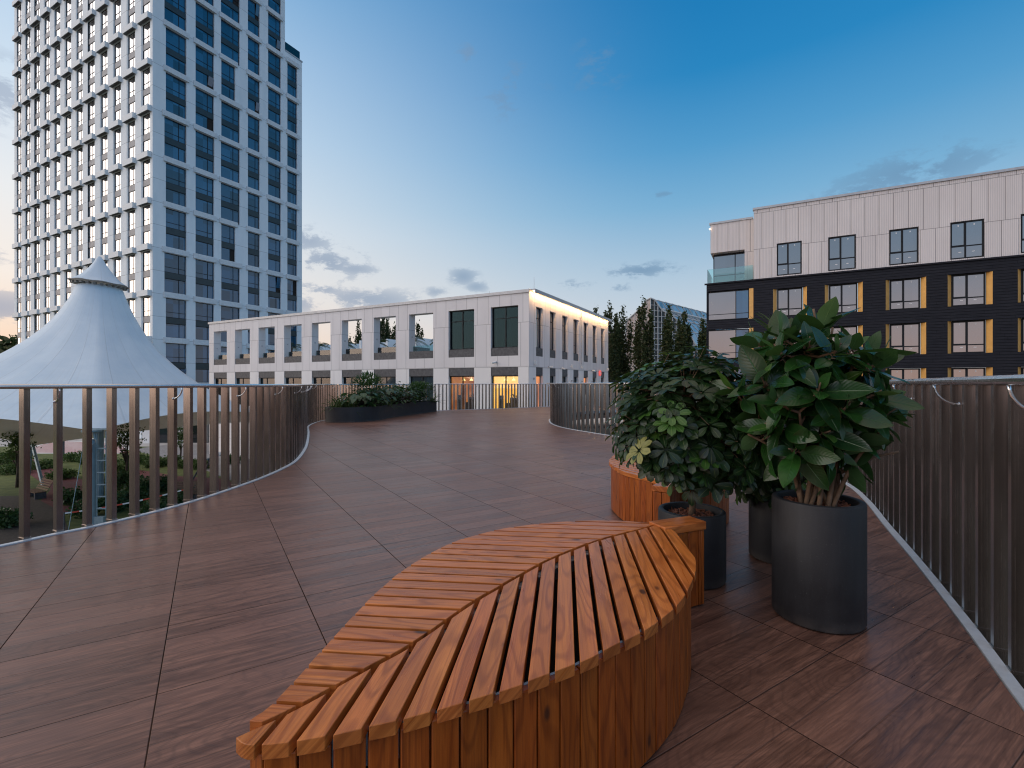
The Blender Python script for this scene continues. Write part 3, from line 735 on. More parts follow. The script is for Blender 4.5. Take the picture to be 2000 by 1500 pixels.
# ------------------------------------------------------------------ middle building
MC = (1.16, 33.0)
mid = thing('school_building', 'two storey pale panelled building with open terrace frames and lit ground floor', 'building', (MC[0], MC[1], GZ))
ML = 37.6
GL = Face(mid, (MC[0]+D2.x*ML, MC[1]+D2.y*ML), -D2); GR = Face(mid, MC, D1)
def t2(px):
    k = (px-1000)/940; return (k*MC[1]-MC[0])/(D2.x-k*D2.y)
def t1(px):
    k = (px-1000)/940; return (k*MC[1]-MC[0])/(D1.x-k*D1.y)
pxo = [(417.5, 443), (459, 488), (505, 536.5), (555, 589), (609, 645.5), (667.5, 706.5), (730, 773), (799, 846), (876, 926), (958.6, 1012)]
opL = [(ML-t2(a), ML-t2(b)) for a, b in pxo]
pxr = [(1047, 1060.5), (1074, 1085.5), (1098, 1109), (1120, 1130.2), (1140, 1148.6), (1157.5, 1165.5), (1174, 1180.6)]
opR = [(t1(a), t1(b)) for a, b in pxr]
MR = 18.3; RZ = 7.62
WH = 3.18; WT = 6.68; LH = 2.40; LB = -.98
up = [(a, b, WH, WT) for a, b in opL]; lo = [(a, b, LB, LH) for a, b in opL]
mb = MB(); wall(mb, 0, ML, 2.42, RZ, up, .72); 
# back of the free-standing screen wall over the terrace
uend = opL[7][1]+.9
wall(mb, 0, uend, 3.0, RZ, up[:8], 0, y=.73)
mb.quad((0, 0, RZ), (ML, 0, RZ), (ML, .73, RZ), (0, .73, RZ)); mb.quad((0, 0, 2.42), (0, .73, 2.42), (0, .73, RZ), (0, 0, RZ))
GL.put(mb.build('wall', M['school_wall'], mid))
mb = MB(); wall(mb, 0, ML, GZ, 2.42, lo, .35, y=.0); GL.put(mb.build('wall', M['school_low'], mid, label='smooth lower panels of the long side'))
mb = MB(); wall(mb, 0, MR, 2.42, RZ, [(a, b, WH, WT) for a, b in opR], .30); mb.quad((MR, 0, GZ), (MR, 12, GZ), (MR, 12, RZ), (MR, 0, RZ)); GR.put(mb.build('wall', M['school_wall'], mid))
mb = MB(); wall(mb, 0, MR, GZ, 2.42, [(a, b, LB, LH) for a, b in opR], .30); GR.put(mb.build('wall', M['school_low'], mid))
# roof over the right-hand rooms, end wall beside the terrace, terrace floor and rear parapet
mb = MB()
mb.quad((uend, .73, RZ-.05), (ML-.02, .73, RZ-.05), (ML-.02, 18, RZ-.05), (uend, 18, RZ-.05)); mb.box(uend, uend+.3, .74, 18, 2.9, RZ-.1)
GL.put(mb.build('roof', M['cap'], mid))
mb = MB(); mb.box(.02, uend-.01, .36, 14, 2.7, 2.98); GL.put(mb.build('terrace_floor', M['concrete'], mid))
mb = MB(); mb.box(.02, uend-.01, 13.2, 13.6, 2.99, 6.1); mb.box(.02, .4, .75, 13.19, 2.99, 4.6)
for k in range(7): mb.box(4.0+k*3.9, 4.25+k*3.9, 9.6, 13.19, 2.99, 6.05)
GL.put(mb.build('rear_parapet', M['tower_wall'], mid))
mb = MB(); mb.box(-.08, ML+.08, -.08, .80, RZ, RZ+.09); mb.box(-.08, ML+.06, -.085, -.04, RZ-.12, RZ-.001); GL.put(mb.build('coping', M['cap'], mid))
mb = MB(); mb.box(.12, MR-.02, -.42, .40, RZ+.002, RZ+.11); mb.box(.12, MR-.02, -.425, -.38, RZ-.13, RZ+.001); GR.put(mb.build('coping', M['cap'], mid))
mb = MB(); mb.box(.15, MR-.05, -.34, -.26, RZ-.06, RZ-.02); GR.put(mb.build('light_strip', M['led'], mid))
# thin roof rail above the strip
mb = MB()
mb.tube([(1.5, .8, RZ+.45), (MR, .8, RZ+.45)], .02, 6)
for k in range(9): mb.tube([(1.5+k*2.05, .8, RZ+.1), (1.5+k*2.05, .8, RZ+.45)], .02, 6)
GR.put(mb.build('roof_rail', M['cap'], mid))
def part(F_, mb, name, m_, parent=None, **k):
    o = mb.build(name, m_, parent or F_.root, **k)
    if parent is None: F_.put(o)
    return o
for i, (a, b) in enumerate(opL):
    mb = MB(); mb.box(a+.002, b-.002, .03, .30, WH+.001, WH+.58); part(GL, mb, 'sill_panel', M['panel_grey'])
    mb = MB(); mb.box(a+.002, b-.002, .03, .30, 1.80, LH-.001); part(GL, mb, 'lintel_panel', M['panel_grey'])
    if i >= 8:
        mb = MB(); frame_mb(mb, a, b, WH+.58, WT, .30, [.5], [(.72, 0, 1)], .07, .09); fo = part(GL, mb, 'window', M['frame'])
        mb = MB(); mb.box(a, b, .25, .262, WH+.6, WT); mb.build('pane', M['tinted'], fo)
        # curtains gathered like an hourglass behind the glass, room shade put into a near-black wall
        mb = MB()
        for q in range(2):
            cx = a+(b-a)*(.43+.14*q); n = 16; P = []
            for s_ in range(n+1):
                f = s_/n; zz = WH+.6+(WT-WH-.7)*f
                P.append((cx+(b-a)*(.10*abs(2*f-.7)**1.5)*(1 if q else -1)*(.6), zz, (b-a)*(.018+.07*abs(math.sin(PI*(f*1.25+.1)))**1.5)))
            for (x0, z0, w0), (x1, z1, w1) in zip(P, P[1:]):
                for m_ in range(6):
                    e0, e1 = -1+m_/3, -1+(m_+1)/3; dd = .06 if m_ % 2 else 0
                    mb.quad((x0+w0*e0, .55+dd, z0), (x0+w0*e1, .61-dd, z0), (x1+w1*e1, .61-dd, z1), (x1+w1*e0, .55+dd, z1))
        part(GL, mb, 'curtain', M['curtain'])
        mb = MB(); mb.box(a-.3, b+.3, 1.5, 1.6, 2.9, RZ-.1); part(GL, mb, 'room_wall', M['inner'])
        mb = MB(); mb.tube([(b-.35, .9, 5.0), (b-.35, .9, 5.35)], .045, 8); part(GL, mb, 'pendant_lamp', M['pendant'])
    else:
        mb = MB(); mb.box(a+.03, b-.03, .45, .47, WH+.45, WH+1.05); mb.box(a+.05, a+.07, .47, 2.6, WH+.45, WH+1.0); part(GL, mb, 'glass_balustrade', M['clear_teal'])
        mb = MB(); mb.tube([(a+.002, .35, WH+1.75), (a+.04, .35, WH+1.75)], .06, 8); part(GL, mb, 'wall_socket', M['cap'])
    vm = [.5] if i >= 6 else [.4]
    mb = MB(); frame_mb(mb, a, b, LB, 1.80, .30, vm, [], .07, .09); fo = part(GL, mb, 'window', M['frame'])
    mb = MB(); mb.box(a, b, .25, .262, LB, 1.8); mb.build('pane', M['clear_dark'] if i >= 8 or i in (0, 3, 4, 5) else M['glass_s'], fo)
    if i >= 8 or i in (0, 3, 4, 5):
        rm = {9: 'room_yellow', 8: 'room_orange'}.get(i, 'room_dim')
        mb = MB(); mb.quad((a-.2, 3.2, LB), (b+.2, 3.2, LB), (b+.2, 3.2, 2.3), (a-.2, 3.2, 2.3)); mb.quad((b+.2, .4, LB), (b+.2, 3.2, LB), (b+.2, 3.2, 2.3), (b+.2, .4, 2.3)); mb.quad((a-.2, .4, LB), (a-.2, 3.2, LB), (a-.2, 3.2, 2.3), (a-.2, .4, 2.3))
        part(GL, mb, 'glow_room', M[rm])  # self-glowing walls stand in for the lit interior
        mb = MB(); mb.quad((a-.2, .4, LB+.01), (b+.2, .4, LB+.01), (b+.2, 3.2, LB+.01), (a-.2, 3.2, LB+.01)); mb.quad((a-.2, .4, 2.31), (b+.2, .4, 2.31), (b+.2, 3.2, 2.31), (a-.2, 3.2, 2.31)); part(GL, mb, 'room_floor', M['panel_grey'])
        mb = MB()
        rr = random.Random(i)
        for q in range(2 if i < 8 else 3):
            cx = a+(b-a)*(.25+.3*q)
            mb.tube([(cx, 1.2, 2.3), (cx, 1.2, 1.62)], .012, 5); mb.lathe([(.02, 1.62), (.13, 1.50), (.14, 1.46), (.02, 1.47)], (cx, 1.2), 12)
        part(GL, mb, 'pendant_lamp', M['pendant'])
        if i >= 8:
            mb = MB()
            mb.box(a+.2, b-.9, 2.0, 2.6, LB+.02, LB+.75); mb.box(a+.2, b-.9, 2.5, 2.62, LB+.75, LB+1.15)
            mb.lathe([(.02, LB+.02), (.2, LB+.03), (.24, LB+.5), (.2, LB+.5)], (b-.5, 1.0), 14)
            mb.box(a+(b-a)*.18, a+(b-a)*.30, .6, .7, LB+.02, LB+1.35)
            for q in range(26):
                an = rr.uniform(0, 6.28); e = rr.uniform(.3, .9)
                mb.tube([(b-.5, 1.0, LB+.5), (b-.5+math.cos(an)*e*.5, 1.0+math.sin(an)*e*.4, LB+.6+e), (b-.5+math.cos(an)*e*.9, 1.0+math.sin(an)*e*.7, LB+.6+e*.8)], [.008, .03, .004], 4)
            part(GL, mb, 'room_furniture', M['panel_grey'])
for i, (a, b) in enumerate(opR):
    mb = MB(); mb.box(a+.002, b-.002, .03, .28, WH+.001, WH+.60); part(GR, mb, 'sill_panel', M['panel_grey'])
    mb = MB(); mb.box(a+.002, b-.002, .03, .28, 1.80, LH-.001); part(GR, mb, 'lintel_panel', M['panel_grey'])
    mb = MB(); frame_mb(mb, a, b, WH+.60, WT, .28, [], [(.74, 0, 1)]+([(.25, 0, 1)] if i == 3 else []), .06, .08); fo = part(GR, mb, 'window', M['frame'])
    mb = MB(); pane_mb(mb, a, b, WH+.6, WT, .28); mb.build('pane', M['glass_d'], fo)
    mb = MB(); frame_mb(mb, a, b, LB, 1.80, .28, [.35], [], .06, .08); fo = part(GR, mb, 'window', M['frame'])
    mb = MB(); pane_mb(mb, a, b, LB, 1.8, .28); mb.build('pane', M['room_orange'] if i in (0, 4) else M['glass_s'], fo)  # orange panes glow themselves in place of a lit room
# drain pipe, small wall lights, cameras, sign
def t1x(px): return t1(px)
mb = MB(); mb.tube([(t1(1134.5), -.06, 2.9), (t1(1134.5), -.06, RZ-.15)], .035, 8); part(GR, mb, 'downpipe', M['cap'])
for i, px in enumerate((1044, 1116, 1136, 1186)):
    u = t1(px); mb = MB(); mb.box(u-.08, u+.08, -.16, -.003, 2.58, 2.80); part(GR, mb, 'wall_lamp', M['white_paint'])
for i, (px, zz) in enumerate(((1042, 1.5), (1116, 1.4), (1136, 1.35), (1155, 1.3))):
    u = t1(px); mb = MB(); mb.box(u-.05, u+.05, -.10, -.003, zz, zz+.14); part(GR, mb, 'wall_lamp', M['cap'])
def camera_thing(F_, u, zz, lab):
    o_ = F_.world(u, 0, zz); t = thing('security_camera', lab, 'security camera', tuple(o_), F_.rz, 'security cameras on the pale building')
    mb = MB(); mb.box(-.05, .05, -.12, 0, -.05, .05); mb.build('bracket', M['cap'], t)
    mb = MB(); mb.tube([(0, -.10, .0), (-.12, -.42, -.08)], .065, 12); mb.build('camera_body', M['white_paint'], t, autos=40)
camera_thing(GL, ML-t2(969), 2.75, 'small camera on the front of the pale building, above the lit windows near its corner')
camera_thing(GR, t1(1071), 2.50, 'white camera on the shaded side of the pale building, nearest the corner')
camera_thing(GR, t1(1095), 2.45, 'white camera on the shaded side, above the second window pier')
camera_thing(GR, t1(1155), 2.45, 'farthest white camera on the shaded side, left of the red round sign')
o_ = GR.world(t1(1170.5), -.05, 2.25); t = thing('round_sign', 'small round red and white sign at the far end of the shaded side', 'sign', tuple(o_), GR.rz)
mb = MB(); n = 24
mb.tube([(0, 0, 0), (0, -.08, 0)], .26, 24); mb.build('disc', M['red_sign'], t)
mb = MB(); mb.box(-.08, .08, -.10, -.082, -.12, .12); mb.build('symbol', M['white_paint'], t)
for (px, hh, u0) in ((1108.5, 2.6, t1(1108)),):
    o_ = GR.world(u0, 3.0, RZ); t = MB(); t.tube([(0, 0, 0), (0, 0, 2.6)], [.03, .012], 6); oo = t.build('lightning_rod', M['cap']); oo.location = tuple(o_); tag(oo, 'tall thin mast on the roof above the shaded side', 'mast')
o_ = GL.world(ML-t2(915), 3.0, RZ); t = MB(); t.tube([(0, 0, 0), (0, 0, .9)], [.02, .01], 6); oo = t.build('lightning_rod', M['cap']); oo.location = tuple(o_); tag(oo, 'short thin rod on the roof above the left of the two upper windows', 'mast')

# ------------------------------------------------------------------ dark apartment building, right
AC = (15.6, 38.6)
apt = thing('apartment_building', 'apartment block with black planks, ochre window fins and a white ribbed top storey', 'building', (AC[0], AC[1], GZ))
AF = Face(apt, AC, -D2)                # u runs from the left corner towards us
def ta(px):
    k = (px-1000)/940; return (k*AC[1]-AC[0])/(-D2.x+k*D2.y)
AL = 34.0; WB = 9.22; RT = 14.55
u_step = ta(1472)
wx = [(1517, 1566), (1617.6, 1672), (1736.6, 1794.6), (1856, 1922.6), (1993.6, 2066)]
wt = [(ta(a), ta(b)) for a, b in wx]; wt += [(wt[-1][0]+4.25*k, wt[-1][1]+4.25*k) for k in (1, 2, 3)]
dx = [(1510, 1576), (1611, 1685), (1730, 1809), (1851, 1939), (1988, 2080)]
dt = [(ta(a)+.0, ta(b)) for a, b in dx]; dt += [(dt[-1][0]+4.2*k, dt[-1][1]+4.2*k) for k in (1, 2, 3)]
mb = MB()
wall(mb, u_step, AL, WB, RT, [(a, b, WB+.12, 11.78) for a, b in wt], .16)
mb.quad((u_step, 0, WB), (u_step, 10, WB), (u_step, 10, RT), (u_step, 0, RT)); mb.quad((u_step, 0, RT), (AL, 0, RT), (AL, 12, RT), (u_step, 12, RT))
AF.put(mb.build('wall', M['flat_white'], apt, label='white ribbed cladding of the top storey'))
mb = MB()   # set-back left corner of the top storey over a glazed balcony
wall(mb, .25, u_step-.01, 11.75, 14.05, [], 0, y=.45); mb.quad((.25, .45, 11.75), (.25, 10, 11.75), (.25, 10, 14.05), (.25, .45, 14.05))
mb.quad((.25, .45, 11.75), (u_step-.01, .45, 11.75), (u_step-.01, 8, 11.75), (.25, 8, 11.75))
mb.box(u_step-.65, u_step-.01, .451, 2.2, WB, 11.75)
AF.put(mb.build('wall', M['flat_white'], apt))
mb = MB(); mb.box(u_step-.06, AL, -.10, .3, RT, RT+.16); mb.box(.17, u_step-.07, .37, .8, 14.05, 14.20); AF.put(mb.build('coping', M['cap'], apt))
rows = [(6.28, 8.38), (3.2, 5.33), (.15, 2.27), (-2.9, -.8)]
lw0, lw1 = ta(1379.5), ta(1463)
holes = [(a, b, c, e) for (c, e) in rows for (a, b) in dt]
lhol = [(.08, ta(1471.5), c-.05, e+.22) for (c, e) in rows]
mb = MB(); wall(mb, 0, AL, GZ, WB, holes+lhol, .38)
mb.quad((0, 0, WB), (AL, 0, WB), (AL, .46, WB), (0, .46, WB)); mb.quad((0, .4, WB), (u_step, .4, WB), (u_step, 9, WB), (0, 9, WB))
for (c, e) in [(-99, rows[3][0]-.05)]+[]: pass
zs_ = [GZ]+[v for c, e in reversed(rows) for v in (c-.05, e+.22)]+[WB]
for za, zb in zip(zs_[::2], zs_[1::2]): mb.quad((0, 0, za), (0, 10, za), (0, 10, zb), (0, 0, zb))
mb.box(-.12, ta(1473), -.10, -.003, WB-1.02, WB-.002) if False else None
AF.put(mb.build('wall', M['dark_clad'], apt, label='black horizontal plank cladding'))
mb = MB(); mb.box(-.14, AL, -.10, .0-.003, WB-.10, WB+.02); AF.put(mb.build('ledge', M['dark_clad'], apt))
M['sticker'] = mat('paper_sticker', (.7, .7, .7), .7)
def apt_window(a, b, c, e, y, low=.26, split=.46):
    mb = MB(); frame_mb(mb, a, b, c, e, y, [split], [(low, 0, 1)], .085, .08); fo = part(AF, mb, 'window', M['frame'])
    us = a+(b-a)*split; mb = MB()
    frame_mb(mb, a+.05, us-.02, c+(e-c)*low+.03, e-.05, y-.02, [], [], .05, .06); mb.build('sash', M['frame'], fo)
    mb = MB(); pane_mb(mb, a, b, c, e, y); mb.build('pane', M['glass_d'], fo)
    mb = MB()
    for (ux, uz) in ((.25, .9), (.72, .9), (.3, .18), (.7, .18)): 
        uu = a+(b-a)*ux; zz = c+(e-c)*uz; mb.box(uu-.025, uu+.025, y-.050, y-.043, zz-.05, zz+.05) if uz > .5 else mb.box(uu-.07, uu+.07, y-.050, y-.043, zz-.02, zz+.02)
    mb.build('sticker', M['sticker'], fo)
for (a, b) in wt: apt_window(a, b, WB+.13, 11.77, .14, .34)
for (c, e) in rows:
    for (a, b) in dt:
        f_ = (b-a)*.115
        mb = MB()
        mb.add([(a+.003, .004, c+.003), (a+f_, .30, c+.003), (a+f_, .30, e-.003), (a+.003, .004, e-.003), (a+.003, .36, c+.003), (a+.003, .36, e-.003), (a+f_, .36, c+.003), (a+f_, .36, e-.003)], [(0, 1, 2, 3), (0, 4, 5, 3), (1, 6, 7, 2), (4, 6, 7, 5)])
        part(AF, mb, 'window_fin', M['orange'])
        mb = MB()
        mb.add([(b-.003, .004, c+.003), (b-f_*.9, .30, c+.003), (b-f_*.9, .30, e-.003), (b-.003, .004, e-.003), (b-.003, .36, c+.003), (b-.003, .36, e-.003), (b-f_*.9, .36, c+.003), (b-f_*.9, .36, e-.003)], [(0, 3, 2, 1), (0, 4, 5, 3), (1, 6, 7, 2), (4, 6, 7, 5)])
        part(AF, mb, 'window_fin', M['orange'])
        apt_window(a+f_+.01, b-f_-.01, c+.01, e-.01, .34)
    # glazed corner loggia
    us = ta(1437)
    mb = MB(); frame_mb(mb, .10, ta(1463), c, e+.15, .20, [(us-.1)/(ta(1463)-.1)], [(.20, 0, 1)], .06, .07)
    fo = part(AF, mb, 'corner_glazing', M['frame'])
    mb = MB(); mb.box(.1, us, .14, .16, c, e+.15); mb.box(us, ta(1463), .14, .16, c, e+.15, 1); mb.box(.10, .12, .16, 6, c, e+.15); mb.build('pane', [M['glass_d'], M['glass_t']], fo)
    mb = MB(); mb.box(ta(1463)+.005, ta(1471.4), .02, .36, c-.04, e+.2); part(AF, mb, 'window_fin', M['orange'])
    mb = MB(); mb.box(.02, 3, .37, .40, c-.04, e+.2); part(AF, mb, 'loggia_wall', M['panel_grey'])
# top balcony with glass balustrade
mb = MB(); frame_mb(mb, .40, ta(1463)-.05, WB+.05, 11.72, 1.2, [.62], [(.3, 0, 1)], .07, .08); fo = part(AF, mb, 'balcony_door', M['frame'])
mb = MB(); mb.box(.4, ta(1463)-.05, 1.14, 1.16, WB+.05, 11.72); mb.box(.4, .42, 1.2, 6, WB+.05, 11.72); mb.build('pane', M['glass_d'], fo)
mb = MB(); mb.box(.06, u_step-.05, .06, .085, WB+.02, WB+1.15); mb.box(.06, .085, .085, 4, WB+.02, WB+1.15); part(AF, mb, 'glass_balustrade', M['clear_teal'])
mb = MB(); mb.box(.16, .26, .36, .44, 13.66, 13.75); part(AF, mb, 'corner_lamp', M['lamp'])

# ------------------------------------------------------------------ greenhouse far behind
GY = 150.0
def wp(px, py, Y): return Vector(((px-1000)/940*Y, Y, EYE+(750-py)/940*Y))
gh = thing('greenhouse', 'huge old botanical glasshouse with curved gable and blue glass roof behind the poplars', 'greenhouse', tuple(wp(1268, 740, GY))[:2]+(GZ,))
g0 = Vector(gh.location)
# gable outline in a plane facing us, as (across metres from the ridge, height above ground)
ridge = wp(1270, 583, GY); ax = Vector((.96, .28, 0)).normalized(); bk = Vector((.70, .71, 0)).normalized()
half = [(0, 0), (1.6, -.5), (3, -2.3), (4.4, -3.8), (7.7, -5.1), (9.5, -6.4), (14, -10.1), (16.4, -14), (17.8, -18.5), (18, -45)]
hleft = [(1.4, -.6), (2.9, -2.5), (5.2, -4.4), (7.9, -6.4), (8.3, -8.2), (8.4, -45)]
mb = MB(); ft = MB(); 
H0 = ridge.z-g0.z
prof = [(-a, H0+b) for a, b in reversed(hleft)]+[(0, H0)]+[(a, H0+b) for a, b in half[1:]]
def gpt(a, h, back=0.):
    l = (Vector((-.80, .60, 0)) if a < 0 else ax)
    p = Vector((ridge.x, ridge.y, 0))-Vector((g0.x, g0.y, 0))+l*abs(a)+bk*back; return (p.x, p.y, h)
def gh_h(a):
    pts = prof
    for (a0, h0), (a1, h1) in zip(pts, pts[1:]):
        if a0 <= a <= a1: return h0+(h1-h0)*(a-a0)/max(1e-6, a1-a0)
    return 0
pf = [p for p in prof]
rs_ = [p for p in prof if p[0] >= 0]
for (a0, h0), (a1, h1) in zip(pf, pf[1:]):
    mb.quad(gpt(a0, 0), gpt(a1, 0), gpt(a1, max(h1, .1)), gpt(a0, max(h0, .1)), 0 if (a0+a1) > 0 else 1)
mb.build('gable_glass', [M['gh_glass'], M['gh_sunset']], gh)
mb = MB()
for (a0, h0), (a1, h1) in zip(rs_, rs_[1:]):
    mb.quad(gpt(a0, h0), gpt(a1, h1), gpt(a1, h1, 60), gpt(a0, h0, 60))
mb.quad(gpt(0, H0), gpt(0, H0, 60), gpt(-8.3, H0-8.2, 60), gpt(-8.3, H0-8.2))
mb.build('roof_glass', M['gh_roof'], gh)
mb = MB()
a = 0.0
while a < 18:
    p0, p1 = gpt(a, 0), gpt(a, gh_h(a)); mb.tube([Vector(p0)+Vector((0, -.25, 0)), Vector(p1)+Vector((0, -.25, 0))], .11 if int(a/1.32) % 2 else .16, 4); a += 1.32
hgt = 0.5
while hgt < H0-.3:
    amax = max([a for a in [i*.2 for i in range(91)] if gh_h(a) >= hgt] or [0])
    if amax > .3: mb.tube([Vector(gpt(0, hgt))+Vector((0, -.25, 0)), Vector(gpt(amax, hgt))+Vector((0, -.25, 0))], .09, 4)
    hgt += 1.75
for (a0, h0), (a1, h1) in zip(pf, pf[1:]): mb.tube([Vector(gpt(a0, h0))+Vector((0, -.2, .1)), Vector(gpt(a1, h1))+Vector((0, -.2, .1))], .24, 5)
for q in range(1, 6): mb.tube([Vector(gpt(-q*1.3, 0))+Vector((0, -.2, 0)), Vector(gpt(-q*1.3, gh_h(-q*1.3)))+Vector((0, -.2, 0))], .07, 4)
for q in range(1, 16): 
    hh = q*1.75
    am = max([a for a in [i*.2 for i in range(43)] if gh_h(-a) >= hh] or [0])
    if am > .3: mb.tube([Vector(gpt(-.01, hh))+Vector((0, -.2, 0)), Vector(gpt(-am, hh))+Vector((0, -.2, 0))], .06, 4)
mb.build('steel_frame', M['gh_steel'], gh)
mb = MB()
for q in range(0, 13):
    bb = q*4.8
    for (a0, h0), (a1, h1) in zip(rs_, rs_[1:]): mb.tube([Vector(gpt(a0, h0, bb))+Vector((0, 0, .15)), Vector(gpt(a1, h1, bb))+Vector((0, 0, .15))], .12, 4)
for k_ in (1, 3, 4, 5, 6, 7):
    a0, h0 = rs_[k_]; mb.tube([Vector(gpt(a0, h0, 0))+Vector((0, 0, .2)), Vector(gpt(a0, h0, 60))+Vector((0, 0, .2))], .13, 4)
a0, h0 = rs_[3]; mb.tube([Vector(gpt(a0, h0, 0))+Vector((0, 0, .6)), Vector(gpt(a0, h0, 60))+Vector((0, 0, .6))], .35, 5)
mb.build('roof_ribs', M['gh_steel'], gh)

# ------------------------------------------------------------------ foliage helpers
def leaf(mb, base, dirv, up, L, Wd, curl=.25, fold=.18, rn=None, tip=1.0, mi=0, n=6, ob=0):
    dirv = dirv.normalized(); side = dirv.cross(up)
    if side.length < 1e-3: side = dirv.cross(Vector((1, 0, .1)))
    side.normalize(); nrm = side.cross(dirv).normalized()
    rn = random.random() if rn is None else rn
    vs = []; at = []
    for i in range(n+1):
        f = i/n
        w_ = Wd*.5*(math.sin(PI*min(1, f**.85))**.75)*(1-.15*tip*f)
        if ob: w_ = Wd*.5*(0.10+.9*math.sin(PI*.5*min(1, f/.62))**1.3)*(1 if f < .72 else math.sqrt(max(0, 1-((f-.72)/.285)**2)))
        if i == 0: w_ = Wd*.03
        if i == n: w_ = Wd*.015
        c = base+dirv*(L*f*(1-.12*curl*f))-nrm*(curl*L*f*f*.6)
        wav = math.sin(f*9+rn*20)*.02*L
        for s_ in (-1, 0, 1):
            vs.append(c+side*s_*w_+nrm*(abs(s_)*(fold*w_+wav))); at.append((float(s_), f, rn))
    fs = []
    for i in range(n):
        for s_ in range(2):
            a_ = i*3+s_; fs.append((a_, a_+1, a_+4, a_+3))
    mb.add(vs, fs, mi, at)
def tinyleaf(mb, p, s_, rn, mi=0, asp=1.6, d=None):
    d = d or Vector((random.gauss(0, 1), random.gauss(0, 1), random.gauss(0, .8))).normalized()
    q = Vector((random.gauss(0, 1), random.gauss(0, 1), random.gauss(0, 1))); sd = d.cross(q).normalized()*s_*.5
    a = p-d*s_*asp*.5; b = p+d*s_*asp*.5
    mb.add([a, p+sd, b, p-sd], [(0, 1, 2, 3)], mi, [(0, 0, rn), (.8, .5, rn), (0, 1, rn), (-.8, .5, rn)])
def rdir(r_=random):
    return Vector((r_.gauss(0, 1), r_.gauss(0, 1), r_.gauss(0, 1))).normalized()

# ------------------------------------------------------------------ poplars and background trees
def poplar_mesh(seed, H, Wd, nleaf):
    r_ = random.Random(seed); crown = MB(); trunk = MB()
    trunk.tube([(0, 0, 0), (.1, 0, H*.3), (0, .1, H*.6), (.05, 0, H*.94)], [.35, .28, .17, .04], 7)
    spires = [(0, 0, H, .62)]+[(r_.uniform(-.32, .32)*Wd, r_.uniform(-.3, .3)*Wd, H*r_.uniform(.70, .95), .42) for _ in range(7)]
    for (sx, sy, sh, sw) in spires[1:]:
        trunk.tube([(0, 0, H*.12), (sx*.6, sy*.6, H*.4), (sx, sy, sh*.93)], [.14, .09, .02], 5)
    for i in range(int(nleaf/14)):
        sx, sy, sh, sw = r_.choice(spires)
        f = r_.random()**.8; zz = H*.05+f*(sh-H*.05)
        prof_ = math.sin(PI*min(1, (.10+f*.90)))**.55*(1-f*.35)
        rad = Wd*sw*prof_*math.sqrt(r_.random())*(0.75+.45*noise.noise(Vector((sx*3+f*14, seed*3.1, r_.random()*.3))))
        an = r_.uniform(0, 2*PI)
        c = Vector((sx*1.25*f**.5+rad*.8*math.cos(an), sy*1.25*f**.5+rad*.8*math.sin(an), zz)); rn = r_.random()
        for q in range(14):
            p = c+Vector((r_.gauss(0, .17), r_.gauss(0, .17), r_.gauss(0, .42)))
            tinyleaf(crown, p, r_.uniform(.16, .30), (rn+r_.random()*.3) % 1)
    return crown, trunk
pop = []
for sd, H, Wd in ((1, 19, 2.7), (2, 17.5, 3.2), (3, 16, 2.3)):
    cr, tr = poplar_mesh(sd, H, Wd, 9500); pop.append((cr, tr, H))
pop_mesh = [None]*3
def place_tree(kind, px, pytop, Y, label, group='poplars behind the buildings', wscale=1.0, name='poplar_tree'):
    cr, tr, H = pop[kind]
    ztop = EYE+(750-pytop)/940*Y; sc = (ztop-GZ)/H
    t = thing(name, label, 'tree', ((px-1000)/940*Y, Y, GZ), random.uniform(0, 6), group)
    if pop_mesh[kind] is None:
        c_ = cr.build('crown', M['leaf_tree'], t, attr=True); k_ = tr.build('trunk', M['trunk_dark'], t, smooth=True); pop_mesh[kind] = (c_, k_)
    else:
        for s_ in pop_mesh[kind]:
            c_ = s_.copy(); COL.objects.link(c_); c_.parent = t
    t.scale = (sc*wscale, sc*wscale, sc)
for i, (kd, px, pyt, Y, ws, lab) in enumerate([
    (0, 1191, 598, 95, 1.0, 'dark poplar immediately right of the pale building'),
    (1, 1216, 604, 98, .95, 'slender poplar second from the pale building, in front of the glasshouse wing'),
    (0, 1257, 589, 92, 1.0, 'tallest poplar in front of the pink side of the glasshouse'),
    (1, 1306, 604, 90, 1.25, 'broad poplar covering the middle of the glasshouse grid'),
    (2, 1337, 610, 94, 1.0, 'narrow poplar under the blue glasshouse roof'),
    (2, 1372, 625, 88, .95, 'poplar tucked against the corner of the black apartment block'),
    (1, 1204, 622, 110, .9, 'faint poplar between the two trees right of the pale building'),
    (2, 1163, 603, 100, .8, 'poplar tip showing just above the far roof corner of the pale building'),
    (0, 748, 618, 85, 1.0, 'poplar seen through the seventh terrace opening, left one'),
    (1, 757, 624, 88, .9, 'poplar seen through the seventh terrace opening, middle one'),
    (2, 772, 638, 92, .9, 'poplar seen at the right edge of the seventh terrace opening'),
    (2, 816, 634, 92, .9, 'single poplar top seen through the eighth terrace opening'),
    (1, 700, 632, 88, .9, 'poplar seen through the sixth terrace opening')]):
    place_tree(kd, px, pyt, Y, lab, wscale=ws)
